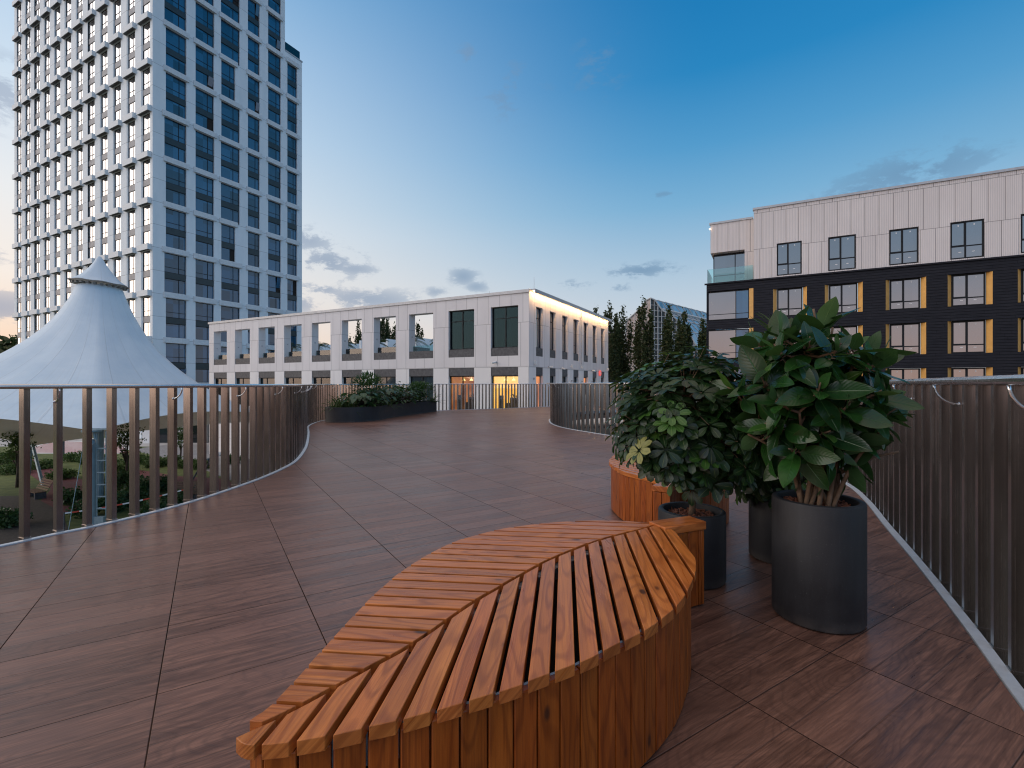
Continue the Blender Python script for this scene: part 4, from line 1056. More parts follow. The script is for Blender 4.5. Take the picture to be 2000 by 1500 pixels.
def round_tree(seed, H, Wd, nclump, leafs=.30, ml='leaf_tree', zlow=.12, spread=None):
    r_ = random.Random(seed); crown = MB(); trunk = MB()
    trunk.tube([(0, 0, 0), (.02*H, 0, H*.35), (0, .02*H, H*.7)], [H*.022, H*.016, H*.006], 6)
    cl = []
    for i in range(nclump):
        d = rdir(r_); rr = r_.random()**.45
        c = Vector((d.x*Wd*.5*rr, d.y*Wd*.5*rr, H*(zlow+(1-zlow)*.5)+d.z*H*(1-zlow)*.46*rr)); cl.append(c)
        if i % 6 == 0: trunk.tube([(0, 0, H*.3), tuple(c*.6+Vector((0, 0, H*.15))), tuple(c)], [H*.008, H*.005, H*.002], 4)
        rn = r_.random(); cs = Wd*.075
        for q in range(16):
            p = c+Vector((r_.gauss(0, cs), r_.gauss(0, cs), r_.gauss(0, cs*.8)))
            tinyleaf(crown, p, leafs*r_.uniform(.7, 1.3), (rn+r_.random()*.25) % 1)
    return crown, trunk
def rtree(name, label, loc, seed, H, Wd, ncl, leafs, ml='leaf_tree', zlow=.12, group=None, cat='tree'):
    t = thing(name, label, cat, loc, 0, group); c, k = round_tree(seed, H, Wd, ncl, leafs, ml, zlow)
    c.build('crown' if cat == 'tree' else 'foliage', M[ml], t, attr=True); k.build('trunk' if cat == 'tree' else 'stem', M['trunk_dark'], t, smooth=True)
for i, (px, py, lab) in enumerate([(-12, 664, 'dark leafy tree at the left picture edge beyond the tower'), (14, 655, 'dense dark tree beyond the tower, left of its first pier'), (38, 662, 'dark tree half behind the first pier of the tower'), (60, 690, 'low dark tree behind the foot of the tower piers')]):
    Y = 130; rtree('broadleaf_tree', lab, ((px-1000)/940*Y, Y+i*3, GZ), 40+i, EYE+(750-py)/940*Y-GZ, 13, 380, .8, zlow=.02, group='dark trees beyond the tower')
for i in range(6):
    px = 1185+i*42; Y = 100
    rtree('shrub', ['low dark shrub below the poplars, beside the pale building', 'low shrub at the foot of the second poplar', 'low shrub at the foot of the tallest poplar', 'low shrub under the glasshouse grid', 'low shrub under the blue roof end', 'low shrub beside the black block'][i], ((px-1000)/940*Y, Y, GZ), 60+i, 8.5, 8, 150, .5, zlow=.0, group='undergrowth below the poplars', cat='shrub')
# glass windscreen fence beyond, in front of the poplars
ff = thing('windscreen_fence', 'grey translucent fence panels in front of the poplars', 'fence', ((1190-1000)/940*58, 58, -1.2))
mb = MB(); mb.box(-.2, 9.5, 0, .03, .3, 2.72); mb.build('panel', M['clear_dark'], ff)
mb = MB()
for k in range(12): mb.box(-.2+k*.88, -.15+k*.88, -.04, -.005, 0, 2.8)
mb.box(-.2, 9.6, -.05, .04, 2.73, 2.80); mb.box(-.2, 9.6, -.30, -.1, 0, .8); mb.build('frame', M['panel_grey'], ff)
sheet('terrace', [(9.0, 55), (30, 55), (30, 75), (9.0, 75)], -1.2, M['concrete'])
# folded parasol on that terrace
pz = thing('parasol', 'closed dark parasol standing behind the right railing below the glasshouse', 'parasol', ((1256-1000)/940*45, 45, -1.4))
mb = MB(); mb.tube([(0, 0, 0), (0, 0, 2.9)], .03, 6); mb.build('pole', M['panel_grey'], pz)
mb = MB(); mb.lathe([(.02, 3.0), (.35, 2.6), (.75, 2.15), (.7, 2.1), (.02, 2.7)], (0, 0), 8); mb.build('canopy', M['curtain'], pz)

# ------------------------------------------------------------------ terrace palms
def palm_meshes(seed, H, fr):
    r_ = random.Random(seed); f = MB(); t = MB()
    t.tube([(0, 0, 0), (.03, 0, H*.5), (0, .02, H)], [.10, .085, .075], 7)
    for i in range(17):
        an = i*2.4+r_.random()*.4; el = r_.uniform(.1, 1.15); L = fr*r_.uniform(.85, 1.1)
        d = Vector((math.cos(an)*math.cos(el), math.sin(an)*math.cos(el), math.sin(el))); P = []
        p = Vector((0, 0, H)); v = d*(L/10)
        for k in range(11): P.append(p.copy()); p = p+v; v.z -= L*.013
        t.tube(P, [.014]*5+[.008]*6, 4)
        for k in range(1, 10):
            ax_ = (P[k]-P[k-1]).normalized(); sd = ax_.cross(Vector((0, 0, 1))).normalized()
            for s_ in (-1, 1):
                for h_ in (0, .5):
                    b0 = P[k].lerp(P[min(k+1, 10)], h_)
                    leaf(f, b0, sd*s_+ax_*.55-Vector((0, 0, .35)), Vector((0, 0, 1)), L*.26*(1-.5*abs(k-4)/7), L*.030, .2, .1, n=2)
    return f, t
for i in range(2, 8):
    a, b = opL[i]
    u = a+(b-a)*(.70 if i != 4 else .62); dpt = 2.2
    P = GL.world(u+dpt*(.10+.02*i), dpt, 2.98)
    ang = (i*1.3)
    t = thing('palm', ['', '', 'bushy palm behind the third terrace opening from the left', 'palm behind the fourth terrace opening', 'small palm behind the fifth terrace opening', 'palm behind the sixth terrace opening', 'wide palm behind the seventh terrace opening', 'tall palm behind the eighth terrace opening, next to the curtained windows'][i], 'palm', tuple(P), ang, 'palms on the terrace')
    f, tr = palm_meshes(i, 1.8 if i < 7 else 1.95, 1.35 if i < 6 else 1.6)
    f.build('fronds', M['leaf_bush'], t, attr=True); tr.build('trunk', M['trunk_dark'], t)
    mb = MB(); mb.box(-1.1, 1.1, -.25, .25, 0, .62); mb.build('planter_box', M['concrete'], t)

# ------------------------------------------------------------------ big tent
PK = Vector((-25.7, 30.0, 0)); ZR = 7.25; R0 = 1.10
corners = [(Vector((-17.35, 20.0, 0)), -.75), (Vector((-17.0, 32.0, 0)), -.7), (Vector((-19.5, 41.0, 0)), -1.9), (Vector((-36.9, 37.0, 0)), -3.55), (Vector((-39, 27.5, 0)), -.9), (Vector((-31.5, 20.0, 0)), -.2)]
tent = thing('tensile_tent', 'huge white peaked membrane canopy with a small cap on top, left behind the railing', 'canopy', (PK.x, PK.y, GZ))
cpol = []
for c, zz in corners:
    dd = c-PK; cpol.append((math.atan2(dd.y, dd.x), dd.length, zz))
cpol.sort()
def edge_at(th):
    n = len(cpol)
    for i in range(n):
        a0, r0, z0 = cpol[i]; a1, r1, z1 = cpol[(i+1) % n]
        if i == n-1: a1 += 2*PI
        t_ = th
        if t_ < cpol[0][0]: t_ += 2*PI
        if a0 <= t_ <= a1:
            f = (t_-a0)/(a1-a0)
            p0 = Vector((math.cos(a0)*r0, math.sin(a0)*r0)); p1 = Vector((math.cos(a1)*r1, math.sin(a1)*r1))
            # intersect the ray with the chord, then pull in for the cable's curve
            dv = Vector((math.cos(t_), math.sin(t_))); e = p1-p0
            den = dv.x*e.y-dv.y*e.x; rr = (p0.x*e.y-p0.y*e.x)/den
            s_ = ((dv*rr-p0).length)/e.length
            sag = 4*s_*(1-s_)
            return rr*(1-.07*sag), z0+(z1-z0)*s_+.35*sag
    return 8, -1
mb = MB(); NT_, NR = 144, 22; vs = []; at = []
for i in range(NT_):
    th = -PI+2*PI*i/NT_; re, ze = edge_at(th)
    for j in range(NR+1):
        f = j/NR; r_ = R0*(re/R0)**f
        zz = ZR+(ze-ZR)*f
        zz -= .10*math.sin(PI*f)*math.cos(th*12*1)*.5*f
        vs.append((math.cos(th)*r_, math.sin(th)*r_, zz-GZ)); at.append((i/NT_*24, f, 0))
fs = []
for i in range(NT_):
    for j in range(NR):
        a = i*(NR+1)+j; b = ((i+1) % NT_)*(NR+1)+j; fs.append((a, a+1, b+1, b))
mb.add(vs, fs, 0, at); mb.build('canopy', M['tent'], tent, smooth=True, attr=True)
mb = MB(); n = 48; rings = [(.06, 9.15), (.16, 9.0), (.30, 8.72), (.52, 8.35), (.80, 7.98), (1.02, 7.74), (1.28, 7.56), (1.42, 7.47)]
vs = []; at = []
tilt = Vector((.10, 0, 0))
for (r_, zz) in rings:
    for k in range(n):
        a = 2*PI*k/n; sc = 1+.01*math.cos(8*a)*(r_/1.42)
        X = r_*sc*math.cos(a); vs.append((X, r_*sc*math.sin(a), zz-GZ-.085*X+.012*math.cos(8*a)*r_)); at.append((k/n*8, r_/1.42, 0))
fs = [(i*n+k, i*n+(k+1) % n, (i+1)*n+(k+1) % n, (i+1)*n+k) for i in range(len(rings)-1) for k in range(n)]
mb.add(vs, fs, 0, at); mb.build('cap', M['tent'], tent, smooth=True, attr=True)
mb = MB()
P = []
for k in range(n+1):
    a = 2*PI*k/n; sc = 1+.01*math.cos(8*a); X = 1.42*sc*math.cos(a); P.append((X, 1.42*sc*math.sin(a), 7.45-GZ-.085*X+.012*math.cos(8*a)*1.42))
mb.tube(P, .045, 6, cap=False)
for k in range(24):
    a = 2*PI*k/24; X = 1.20*math.cos(a); mb.obox((X, 1.20*math.sin(a), 7.33-GZ-.085*X), (math.cos(a), math.sin(a), 0), (-math.sin(a), math.cos(a), 0), (0, 0, 1), .16, .08, .05)
mb.build('cap_rim', M['tent_trim'], tent)
# mast ladder etc
mast0 = corners[0][0]-PK
mb = MB(); mx, my = mast0.x-.12, mast0.y
mb.tube([(mx, my, 0), (mx, my, 4.8)], .17, 14); mb.tube([(mx, my, 4.8), (mx, my, 5.1)], [.17, .10], 14)
mb.tube([(mx-.16, my, 5.1), (mx-.09, my, 5.45)], .05, 6); mb.tube([(mx+.16, my, 5.1), (mx+.09, my, 5.45)], .05, 6)
mb.tube([(mx, my, 5.42), (mx, my, 5.48)], .34, 20); mb.tube([(mx-.15, my, 4.75), (mx+.15, my, 4.75)], .20, 12)
mb.box(mx-.1, mx+.75, my-.04, my+.04, 5.50, 5.56); mb.box(mx+.10, mx+.55, my-.08, my+.08, 0, 1.9)
mb.build('mast', M['mast'], tent, autos=40)
mb = MB()
for s_ in (0, .38): mb.tube([(mx+.22+s_, my, 1.9), (mx+.22+s_, my, 5.45)], .022, 6)
for k in range(6): mb.box(mx+.22, mx+.60, my-.02, my+.02, 2.2+k*.5, 2.25+k*.5)
for k in range(5): mb.tube([(mx+.22, my, 2.4+k*.5), (mx+.60, my, 2.9+k*.5)], .012, 5) if k > 2 else None
mb.build('ladder', M['mast'], tent)
for i, (a_, b_) in enumerate(((mast0+Vector((-.4, 0, 5.2)), mast0+Vector((-.45, -1.0, 0))), (corners[3][0]-PK+Vector((0, 0, 2.9)), corners[3][0]-PK+Vector((-.8, .5, 0))), (corners[3][0]-PK+Vector((0, 0, 2.9)), corners[3][0]-PK+Vector((3.0, -2.2, 0))))):
    mb = MB(); mb.tube([a_, b_], .012 if i == 0 else .11, 6); mb.build('guy_cable' if i == 0 else 'leg', M['mast'], tent)
mb = MB(); c5 = corners[1][0]-PK; mb.tube([(c5.x, c5.y, 0), (c5.x, c5.y, -.7-GZ)], .15, 10); mb.build('mast', M['mast'], tent)
mb = MB(); mb.tube([(-.0, -.0, 0), (0, 0, ZR-GZ)], .22, 12); mb.build('mast', M['mast'], tent, label='central mast under the peak')

# ------------------------------------------------------------------ garden below
def shrub(label, px, py, H, Wd, seed, ml='leaf_garden', ncl=90, ls=.11, group='shrubs in the garden below'):
    X, Y = gp(px, py); H *= .68; Wd *= .8; rtree('shrub', label, (X, Y, GZ), seed, H, Wd, ncl, ls, ml, .0, group, 'shrub')
sh = [(270, 905, 1.1, 2.6), (300, 912, 1.1, 2.4), (333, 906, 1.0, 2.4), (365, 912, 1.0, 2.4), (395, 915, 1.0, 2.2), (150, 900, 1.0, 3.0), (182, 905, 1.1, 3.0), (215, 915, 1.1, 3.0), (240, 922, 1.2, 2.6), (8, 905, 1.4, 3.0),
      (30, 925, 1.3, 2.6), (85, 915, 1.0, 2.4), (120, 935, .9, 2.4), (240, 955, 1.8, 2.6), (280, 968, 1.7, 2.4), (312, 960, 1.5, 2.2), (140, 985, 1.5, 1.8), (172, 1010, 1.4, 1.8), (255, 990, 1.5, 2.0), (345, 985, 1.3, 2.0), (220, 1000, 1.5, 1.8), (455, 905, 1.2, 2.0), (15, 1030, 1.4, 1.8), (300, 1010, 1.2, 1.6)]
nm = ['first', 'second', 'third', 'fourth', 'fifth']
shl = ['clipped shrub beside the grey paving, nearest the tent mast', 'low shrub second along the edge of the grey paving', 'middle shrub of the row along the grey paving', 'fourth shrub along the grey paving', 'last shrub of the row along the grey paving', 'shrub just below the striped crossing', 'shrub in front of the striped crossing near the mast', 'shrub immediately left of the sapling behind the mast', 'tall shrub at the foot of the middle sapling', 'big pale green shrub at the far left under the tent', 'shrub round the trunk of the left sapling', 'shrub between the slanting tent legs', 'yellowish shrub by the bend of the red path', 'dense dark shrub right of the mast', 'dark shrub behind the barrier tape', 'dark shrub beside the second red path', 'dark shrub at the left side of the mast', 'dark shrub at the foot of the mast', 'dark shrub under the barrier tape', 'shrub beside the metal garden seat', 'low dark shrub between mast and tape', 'shrub near the right end of the paving', 'dark shrub in the lower left corner below the deck', 'dark shrub next to the deck edge below the tape']
for i, (px, py, H, Wd) in enumerate(sh):
    shrub(shl[i], px, py, H, Wd, 100+i, 'leaf_garden' if i < 13 else 'leaf_bush')
def sapling(label, px, py, H, seed):
    X, Y = gp(px, py); rtree('sapling', label, (X, Y, GZ), seed, H, H*.42, 60, .11, 'leaf_garden', .35, 'young trees in the garden', 'tree')
sapling('young tree below the left end of the tent', 33, 952, 4.6, 201); sapling('thin sapling seen right of the tent mast', 246, 945, 5.0, 202)
sapling('slim young tree against the white shopfront piers', 352, 905, 4.0, 203)
X, Y = gp(124, 892); mb = MB(); mb.tube([(0, 0, 0), (0, 0, 3.2)], .09, 8); mb.box(-.12, .12, -.12, .12, 3.2, 3.35); oo = mb.build('garden_post', M['panel_grey']); oo.location = (X, Y, GZ); tag(oo, 'dark upright post in front of the striped crossing', 'post')
def garden_bench(label, px, py, rz):
    X, Y = gp(px, py); t = thing('garden_bench', label, 'bench', (X, Y, GZ), rz, 'benches in the garden')
    mb = MB()
    for k in range(5): mb.box(-.9, .9, -.28+k*.12, -.19+k*.12, .42, .46)
    mb.build('seat', M['trunk'], t)
    mb = MB()
    for k in range(5): mb.obox((0, .36+k*.07, .52+k*.13), (1, 0, 0), (0, .48, .88), (0, -.88, .48), .9, .05, .018)
    mb.build('backrest', M['trunk'], t)
    for s_ in (-.75, .75):
        mb = MB(); mb.box(s_-.05, s_+.05, -.25, .32, 0, .415); mb.build('leg', M['panel_grey'], t)
garden_bench('bench with a tilted slatted back beside the red path', 68, 972, -.5); garden_bench('pale metal garden seat near the barrier tape', 356, 978, .2)
X, Y = gp(385, 965); t = thing('exercise_frame', 'leaning dark steel exercise frame behind the garden seat', 'gym frame', (X, Y, GZ))
for i, (a_, b_) in enumerate((((-.9, 0, 0), (.5, 0, 2.3)), ((-.9, .8, 0), (.5, .8, 2.3)), ((.5, .4, 2.3), (1.2, .4, 0)))):
    mb = MB(); mb.tube([a_, b_], .06, 6); mb.build('leg', M['panel_grey'], t)
mb = MB(); mb.tube([(.5, -.1, 2.3), (.5, .9, 2.3)], .05, 6); mb.build('crossbar', M['mast'], t)
# barrier tape
def tape_fn(T, b):
    o = T.node('ShaderNodeTexCoord').outputs['Object']; X_, Y_, Z_ = T.sep(o)
    f = T.m('GREATER_THAN', T.m('FRACT', T.m('MULTIPLY', X_, 2.2)), .5); T.put(b.inputs['Base Color'], T.mix(f, (.75, .72, .70, 1), (.6, .06, .03, 1)))
M['tape'] = mat('red_white_tape', fn=tape_fn)
def tp(px, py, Y): return Vector(((px-1000)/940*Y, Y, EYE-(py-750)/940*Y))
tt = thing('barrier_tape', 'red and white barrier tape strung across the garden', 'tape', tuple(tp(125, 1004, 24)))
o0 = Vector(tt.location); mb = MB(); A0, B0 = tp(125, 1004, 24)-o0, tp(362, 957, 27)-o0
for k in range(24):
    p, q = A0.lerp(B0, k/24), A0.lerp(B0, (k+1)/24); sg = lambda f: -.12*4*f*(1-f)
    mb.quad((p.x, p.y, p.z+sg(k/24)), (q.x, q.y, q.z+sg((k+1)/24)), (q.x, q.y, q.z+sg((k+1)/24)+.07), (p.x, p.y, p.z+sg(k/24)+.07))
mb.build('tape_band', M['tape'], tt)
for q in (A0, B0):
    mb = MB(); mb.tube([(q.x, q.y, GZ-o0.z), (q.x, q.y, q.z+.1)], .03, 6); mb.build('stake', M['panel_grey'], tt)
# round bollard-like white edging stones by the paving
for i, px in enumerate((425, 452, 478)):
    X, Y = gp(px, 890); mb = MB(); mb.lathe([(.01, .42), (.22, .40), (.30, .28), (.30, .1), (.26, 0)], (0, 0), 14); oo = mb.build('bollard', M['white_paint'], smooth=True); oo.location = (X, Y, GZ)
    tag(oo, ['white round bollard at the left of three on the grey paving', 'white round bollard in the middle of three on the grey paving', 'white round bollard at the right of three on the grey paving'][i], 'bollard', 'white bollards')

# hanging chair and potted palm by the shaded side of the pale building, at deck level
sheet('walkway', [(1.0, 24), (22, 24), (22, 60), (9.0, 60), (9.5, 48), (1.5, 33.5)], -1.0, M['concrete'])
P = GR.world(3.2, -3.0, -.98); t = thing('hanging_chair', 'hanging egg chair on a curved stand beside the shaded wall', 'hanging chair', tuple(P))
mb = MB(); mb.tube([(-.5, 0, .02), (.5, 0, .02)], .03, 6); mb.tube([(-.45, 0, .02), (-.62, 0, .9), (-.5, 0, 1.8), (-.1, 0, 2.15), (.2, 0, 2.05)], .03, 8); mb.build('stand', M['panel_grey'], t, smooth=True)
mb = MB(); mb.tube([(.2, 0, 2.05), (.2, 0, 1.6)], .01, 5); mb.lathe([(.02, 1.6), (.30, 1.4), (.42, 1.0), (.36, .62), (.02, .48)], (.2, 0), 14); mb.build('basket', M['curtain'], t, smooth=True)
for i, (u, lab) in enumerate(((4.6, 'potted plant beside the hanging chair'), (15.0, 'potted palm at the far end of the shaded wall'))):
    P = GR.world(u, -1.3, -.98); t = thing('potted_palm', lab, 'plant', tuple(P), 0)
    f, tr = palm_meshes(20+i, 1.0+.5*i, 1.0); f.build('fronds', M['leaf_bush'], t, attr=True); tr.build('trunk', M['trunk_dark'], t)
    mb = MB(); mb.lathe([(.02, 0), (.26, 0), (.32, .5), (.28, .5), (.27, .42), (.02, .42)], (0, 0), 16); mb.build('pot', M['panel_grey'], t)

# ------------------------------------------------------------------ leaf benches
rawfar = [(-.592, 1.025), (-.585, 1.075), (-.563, 1.125), (-.546, 1.261), (-.531, 1.41), (-.514, 1.56), (-.485, 1.75), (-.44, 1.94), (-.36, 2.135), (-.265, 2.30), (-.15, 2.42), (-.02, 2.515), (.185, 2.60), (.40, 2.645), (.60, 2.64), (.79, 2.585)]
rawnear = [(-.592, 1.025), (-.55, 1.0), (-.478, 1.005), (-.405, 1.022), (-.339, 1.045), (-.266, 1.068), (-.202, 1.095), (-.136, 1.125), (-.065, 1.158), (.009, 1.195), (.0855, 1.24), (.154, 1.28), (.222, 1.325), (.297, 1.385), (.365, 1.435), (.435, 1.495), (.498, 1.56), (.571, 1.645), (.651, 1.77), (.745, 1.95), (.805, 2.13), (.835, 2.32), (.83, 2.47), (.79, 2.585)]
rawmid = [(-.592, 1.025), (-.4996, 1.1155), (-.375, 1.277), (-.308, 1.361), (-.2454, 1.46), (-.1825, 1.574), (-.121, 1.675), (-.047, 1.78), (.02, 1.875), (.142, 2.035), (.291, 2.195), (.429, 2.325), (.56, 2.42), (.68, 2.50), (.79, 2.585)]
def clip(poly, nx, ny, d):          # keep nx*x+ny*y >= d
    out = []
    for i in range(len(poly)):
        a, b = poly[i], poly[(i+1) % len(poly)]
        da, db = nx*a[0]+ny*a[1]-d, nx*b[0]+ny*b[1]-d
        if da >= 0: out.append(a)
        if (da >= 0) != (db >= 0):
            f = da/(da-db); out.append((a[0]+(b[0]-a[0])*f, a[1]+(b[1]-a[1])*f))
    return out
def clean(poly, eps=.004):
    out = []
    for p in poly:
        if not out or math.hypot(p[0]-out[-1][0], p[1]-out[-1][1]) > eps: out.append(p)
    if len(out) > 2 and math.hypot(out[0][0]-out[-1][0], out[0][1]-out[-1][1]) < eps: out.pop()
    return out
def area(p): return .5*sum(p[i][0]*p[(i+1) % len(p)][1]-p[(i+1) % len(p)][0]*p[i][1] for i in range(len(p)))
def leaf_bench(label, origin, rz, src, ztop=.45):
    """origin: world place of the leaf's stem end; built from an outline whose stem end is at (.79, 2.585)"""
    root = thing('leaf_bench', label, 'bench', (origin[0], origin[1], 0), rz, 'leaf shaped timber benches')
    tr = lambda L_: [(p[0]-.79, p[1]-2.585) for p in L_]
    sm = lambda L_: [(p.x, p.y) for p in catmull([(a, b, 0) for a, b in L_], .05)]
    far_, near_, mid_ = sm(tr(rawfar)), sm(tr(rawnear)), sm(tr(rawmid))
    ang = R(-6.2); U = (math.cos(ang), math.sin(ang)); V = (-math.sin(ang), math.cos(ang))
    g = .0055
    midf = [(p[0]-U[0]*g+V[0]*g, p[1]-U[1]*g+V[1]*g) for p in mid_]; midn = [(p[0]+U[0]*g-V[0]*g, p[1]+U[1]*g-V[1]*g) for p in mid_]
    polyf = far_+list(reversed(midf))[0:]; polyn = near_+list(reversed(midn))
    th = .033; mbs = MB(); rr = random.Random(3)
    for (poly, ax_, ln, pitch, sw) in ((polyf, V, U, .072, .0595), (polyn, U, V, .0668, .0525)):
        vals = [ax_[0]*p[0]+ax_[1]*p[1] for p in poly]; lo_, hi = min(vals), max(vals); k0 = math.floor(lo_/pitch)
        for k in range(k0, int(hi/pitch)+2):
            s0 = k*pitch+.004
            q = clip(poly, ax_[0], ax_[1], s0)
            if len(q) < 3: continue
            q = clip(q, -ax_[0], -ax_[1], -(s0+sw)); q = clean(q)
            if len(q) < 3 or abs(area(q)) < .0004: continue
            if area(q) < 0: q = q[::-1]
            rn = rr.random()*7; at = []
            dz = rr.uniform(-.0012, .0012)
            for zz in (ztop-th, ztop):
                for p in q: at.append((ln[0]*p[0]+ln[1]*p[1], ax_[0]*p[0]+ax_[1]*p[1]+(ztop-zz), rn))
            mbs.prism(q, ztop-th+dz, ztop+dz, 0, at)
    mbs.build('seat_slats', M['slat'], root, bevel=.008, seg=3, attr=True, autos=30)
    # side cladding
    outl = clean(near_+list(reversed(far_)), .003)
    cen = (sum(p[0] for p in outl)/len(outl), sum(p[1] for p in outl)/len(outl))
    pv = [Vector((p[0], p[1], 0)) for p in outl]; pv.append(pv[0])
    def inset(p, t, dd):            # outline runs counter-clockwise: inside is to the left
        return p+Vector((-t.y, t.x, 0))*dd
    ccw = area(outl) > 0
    st = resample(pv, .0725)
    mbp = MB()
    pts = [inset(p, t, .020 if ccw else -.020) for p, t in st]
    for i in range(len(pts)):
        a, b = pts[i], pts[(i+1) % len(pts)]
        t = (b-a)
        if t.length < .02: continue
        L_ = t.length; t.normalize(); n_ = Vector((t.y, -t.x, 0))*(1 if ccw else -1)
        a2, b2 = a+t*.0024, b-t*.0024; jit = rr.uniform(0, .0016); rn = rr.random()*9
        q = [a2-n_*.022, b2-n_*.022, b2+n_*jit, a2+n_*jit]
        if area([(v.x, v.y) for v in q]) < 0: q = q[::-1]
        at = []
        for zz in (.012, ztop-th-.003):
            for v in q: at.append((zz, i*.075+(v-a2).dot(t), rn))
        mbp.prism([(v.x, v.y) for v in q], .012, ztop-th-.003, 0, at)
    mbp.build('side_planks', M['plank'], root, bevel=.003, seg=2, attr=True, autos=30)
    mbi = MB(); ins = [inset(p, t, .055 if ccw else -.055) for p, t in st]
    mbi.prism([(p.x, p.y) for p in ins], .0, .16); mbi.build('base', M['inner'], root)  # near-black box, added to keep the hollow inside dark
    mbg = MB()
    ins2 = [inset(p, t, .043 if ccw else -.043) for p, t in st]; ins3 = [inset(p, t, .052 if ccw else -.052) for p, t in st]
    n = len(ins2)
    vs_ = [(p.x, p.y, zz) for zz in (ztop-th-.085, ztop-th-.0045) for p in ins2]+[(p.x, p.y, zz) for zz in (ztop-th-.085, ztop-th-.0045) for p in ins3]
    fs_ = [(i, (i+1) % n, n+(i+1) % n, n+i) for i in range(n)]+[(2*n+i, 2*n+(i+1) % n, 3*n+(i+1) % n, 3*n+i) for i in range(n)]+[(n+i, n+(i+1) % n, 3*n+(i+1) % n, 3*n+i) for i in range(n)]
    mbg.add(vs_, fs_)
    mp_ = [Vector((p[0], p[1], 0)) for p in mid_[2:-2]]
    for a, b in zip(mp_, mp_[1:]):
        t = (b-a).normalized(); c = (a+b)/2; mbg.obox((c.x, c.y, ztop-th-.03), t, (-t.y, t.x, 0), (0, 0, 1), (b-a).length/2+.002, .02, .024)
    mbg.build('steel_frame', M['galv'], root)
    # stem block at the blunt end
    sd = Vector((.915, .40, 0)).normalized(); sn = Vector((-sd.y, sd.x, 0)); c0 = Vector((.012, -.085, 0)); L_ = .262; Wd = .115
    mbt = MB()
    def blk(mb_, u0, u1, v0, v1, z0, z1, along):
        q = [c0+sd*u0+sn*v0, c0+sd*u1+sn*v0, c0+sd*u1+sn*v1, c0+sd*u0+sn*v1]; rn = rr.random()*9; at = []
        for zz in (z0, z1):
            for v in q:
                if along == 'z': at.append((zz, v.dot(sd)+v.dot(sn), rn))
                else: at.append((v.dot(sd), v.dot(sn)+zz, rn))
        mb_.prism([(v.x, v.y) for v in q], z0, z1, 0, at)
    blk(mbt, -.02, L_, -.014, Wd, ztop-.034, ztop+.010, 'u'); mbt.build('stem_top', M['slat'], root, bevel=.005, seg=3, attr=True, autos=30)
    mbt = MB(); k = 0; u = .005
    while u < L_-.03:
        blk(mbt, u, min(u+.066, L_-.028), -.004, .016, .012, ztop-.037, 'z'); blk(mbt, u, min(u+.066, L_-.028), Wd-.020, Wd-.002, .012, ztop-.037, 'z'); u += .071
    blk(mbt, L_-.026, L_-.006, -.004, .050, .012, ztop-.037, 'z'); blk(mbt, L_-.026, L_-.006, .053, Wd-.002, .012, ztop-.037, 'z')
    mbt.build('stem_planks', M['plank'], root, bevel=.003, seg=2, attr=True, autos=30)
    return root
leaf_bench('varnished leaf shaped timber bench filling the foreground', (.79, 2.585), 0, None)
b2 = leaf_bench('smaller looking leaf bench further back, behind the small umbrella tree pot', (1.24, 3.66), R(0), None)
b2.rotation_euler = (0, 0, R(-148))

# ------------------------------------------------------------------ pots
def pot(label, X, Y, r_, H, group='dark round planters'):
    t = thing('plant_pot', label, 'pot', (X, Y, 0), random.uniform(0, 6), group)
    mb = MB(); mb.lathe([(.01, .004), (r_-.012, .004), (r_-.004, .008), (r_, .02), (r_, H-.012), (r_-.004, H-.003), (r_-.012, H), (r_-.026, H), (r_-.032, H-.004), (r_-.034, H-.015), (r_-.036, H-.09), (.01, H-.10)], (0, 0), 80)
    mb.build('shell', M['pot'], t, autos=40)
    mb = MB(); prof_ = [(.005, H-.045), (r_*.4, H-.043), (r_*.7, H-.048), (r_-.036, H-.055)]; mb.lathe(prof_, (0, 0), 30); mb.build('soil', M['soil'], t, smooth=True)
    mb = MB(); rr = random.Random(int(X*100))
    for k in range(330):
        a = rr.uniform(0, 2*PI); q = (r_-.05)*math.sqrt(rr.random()); d = rdir(rr); d.z *= .35; d.normalize(); e = d.cross(rdir(rr)).normalized(); f = d.cross(e)
        mb.obox((q*math.cos(a), q*math.sin(a), H-.040+rr.uniform(-.006, .008)), d, e, f, rr.uniform(.008, .020), rr.uniform(.004, .009), .0025)
    mb.build('bark_mulch', M['bark_chip'], t)
    return t
pot('large dark cylindrical pot in front, holding the big-leaved rubber plant', 1.584, 2.497, .209, .61)
pot('lower dark pot behind the bench stem, holding the umbrella tree', 1.113, 2.985, .198, .425)
pot('half hidden dark pot just left of and behind the large pot', 1.865, 3.33, .205, .42)

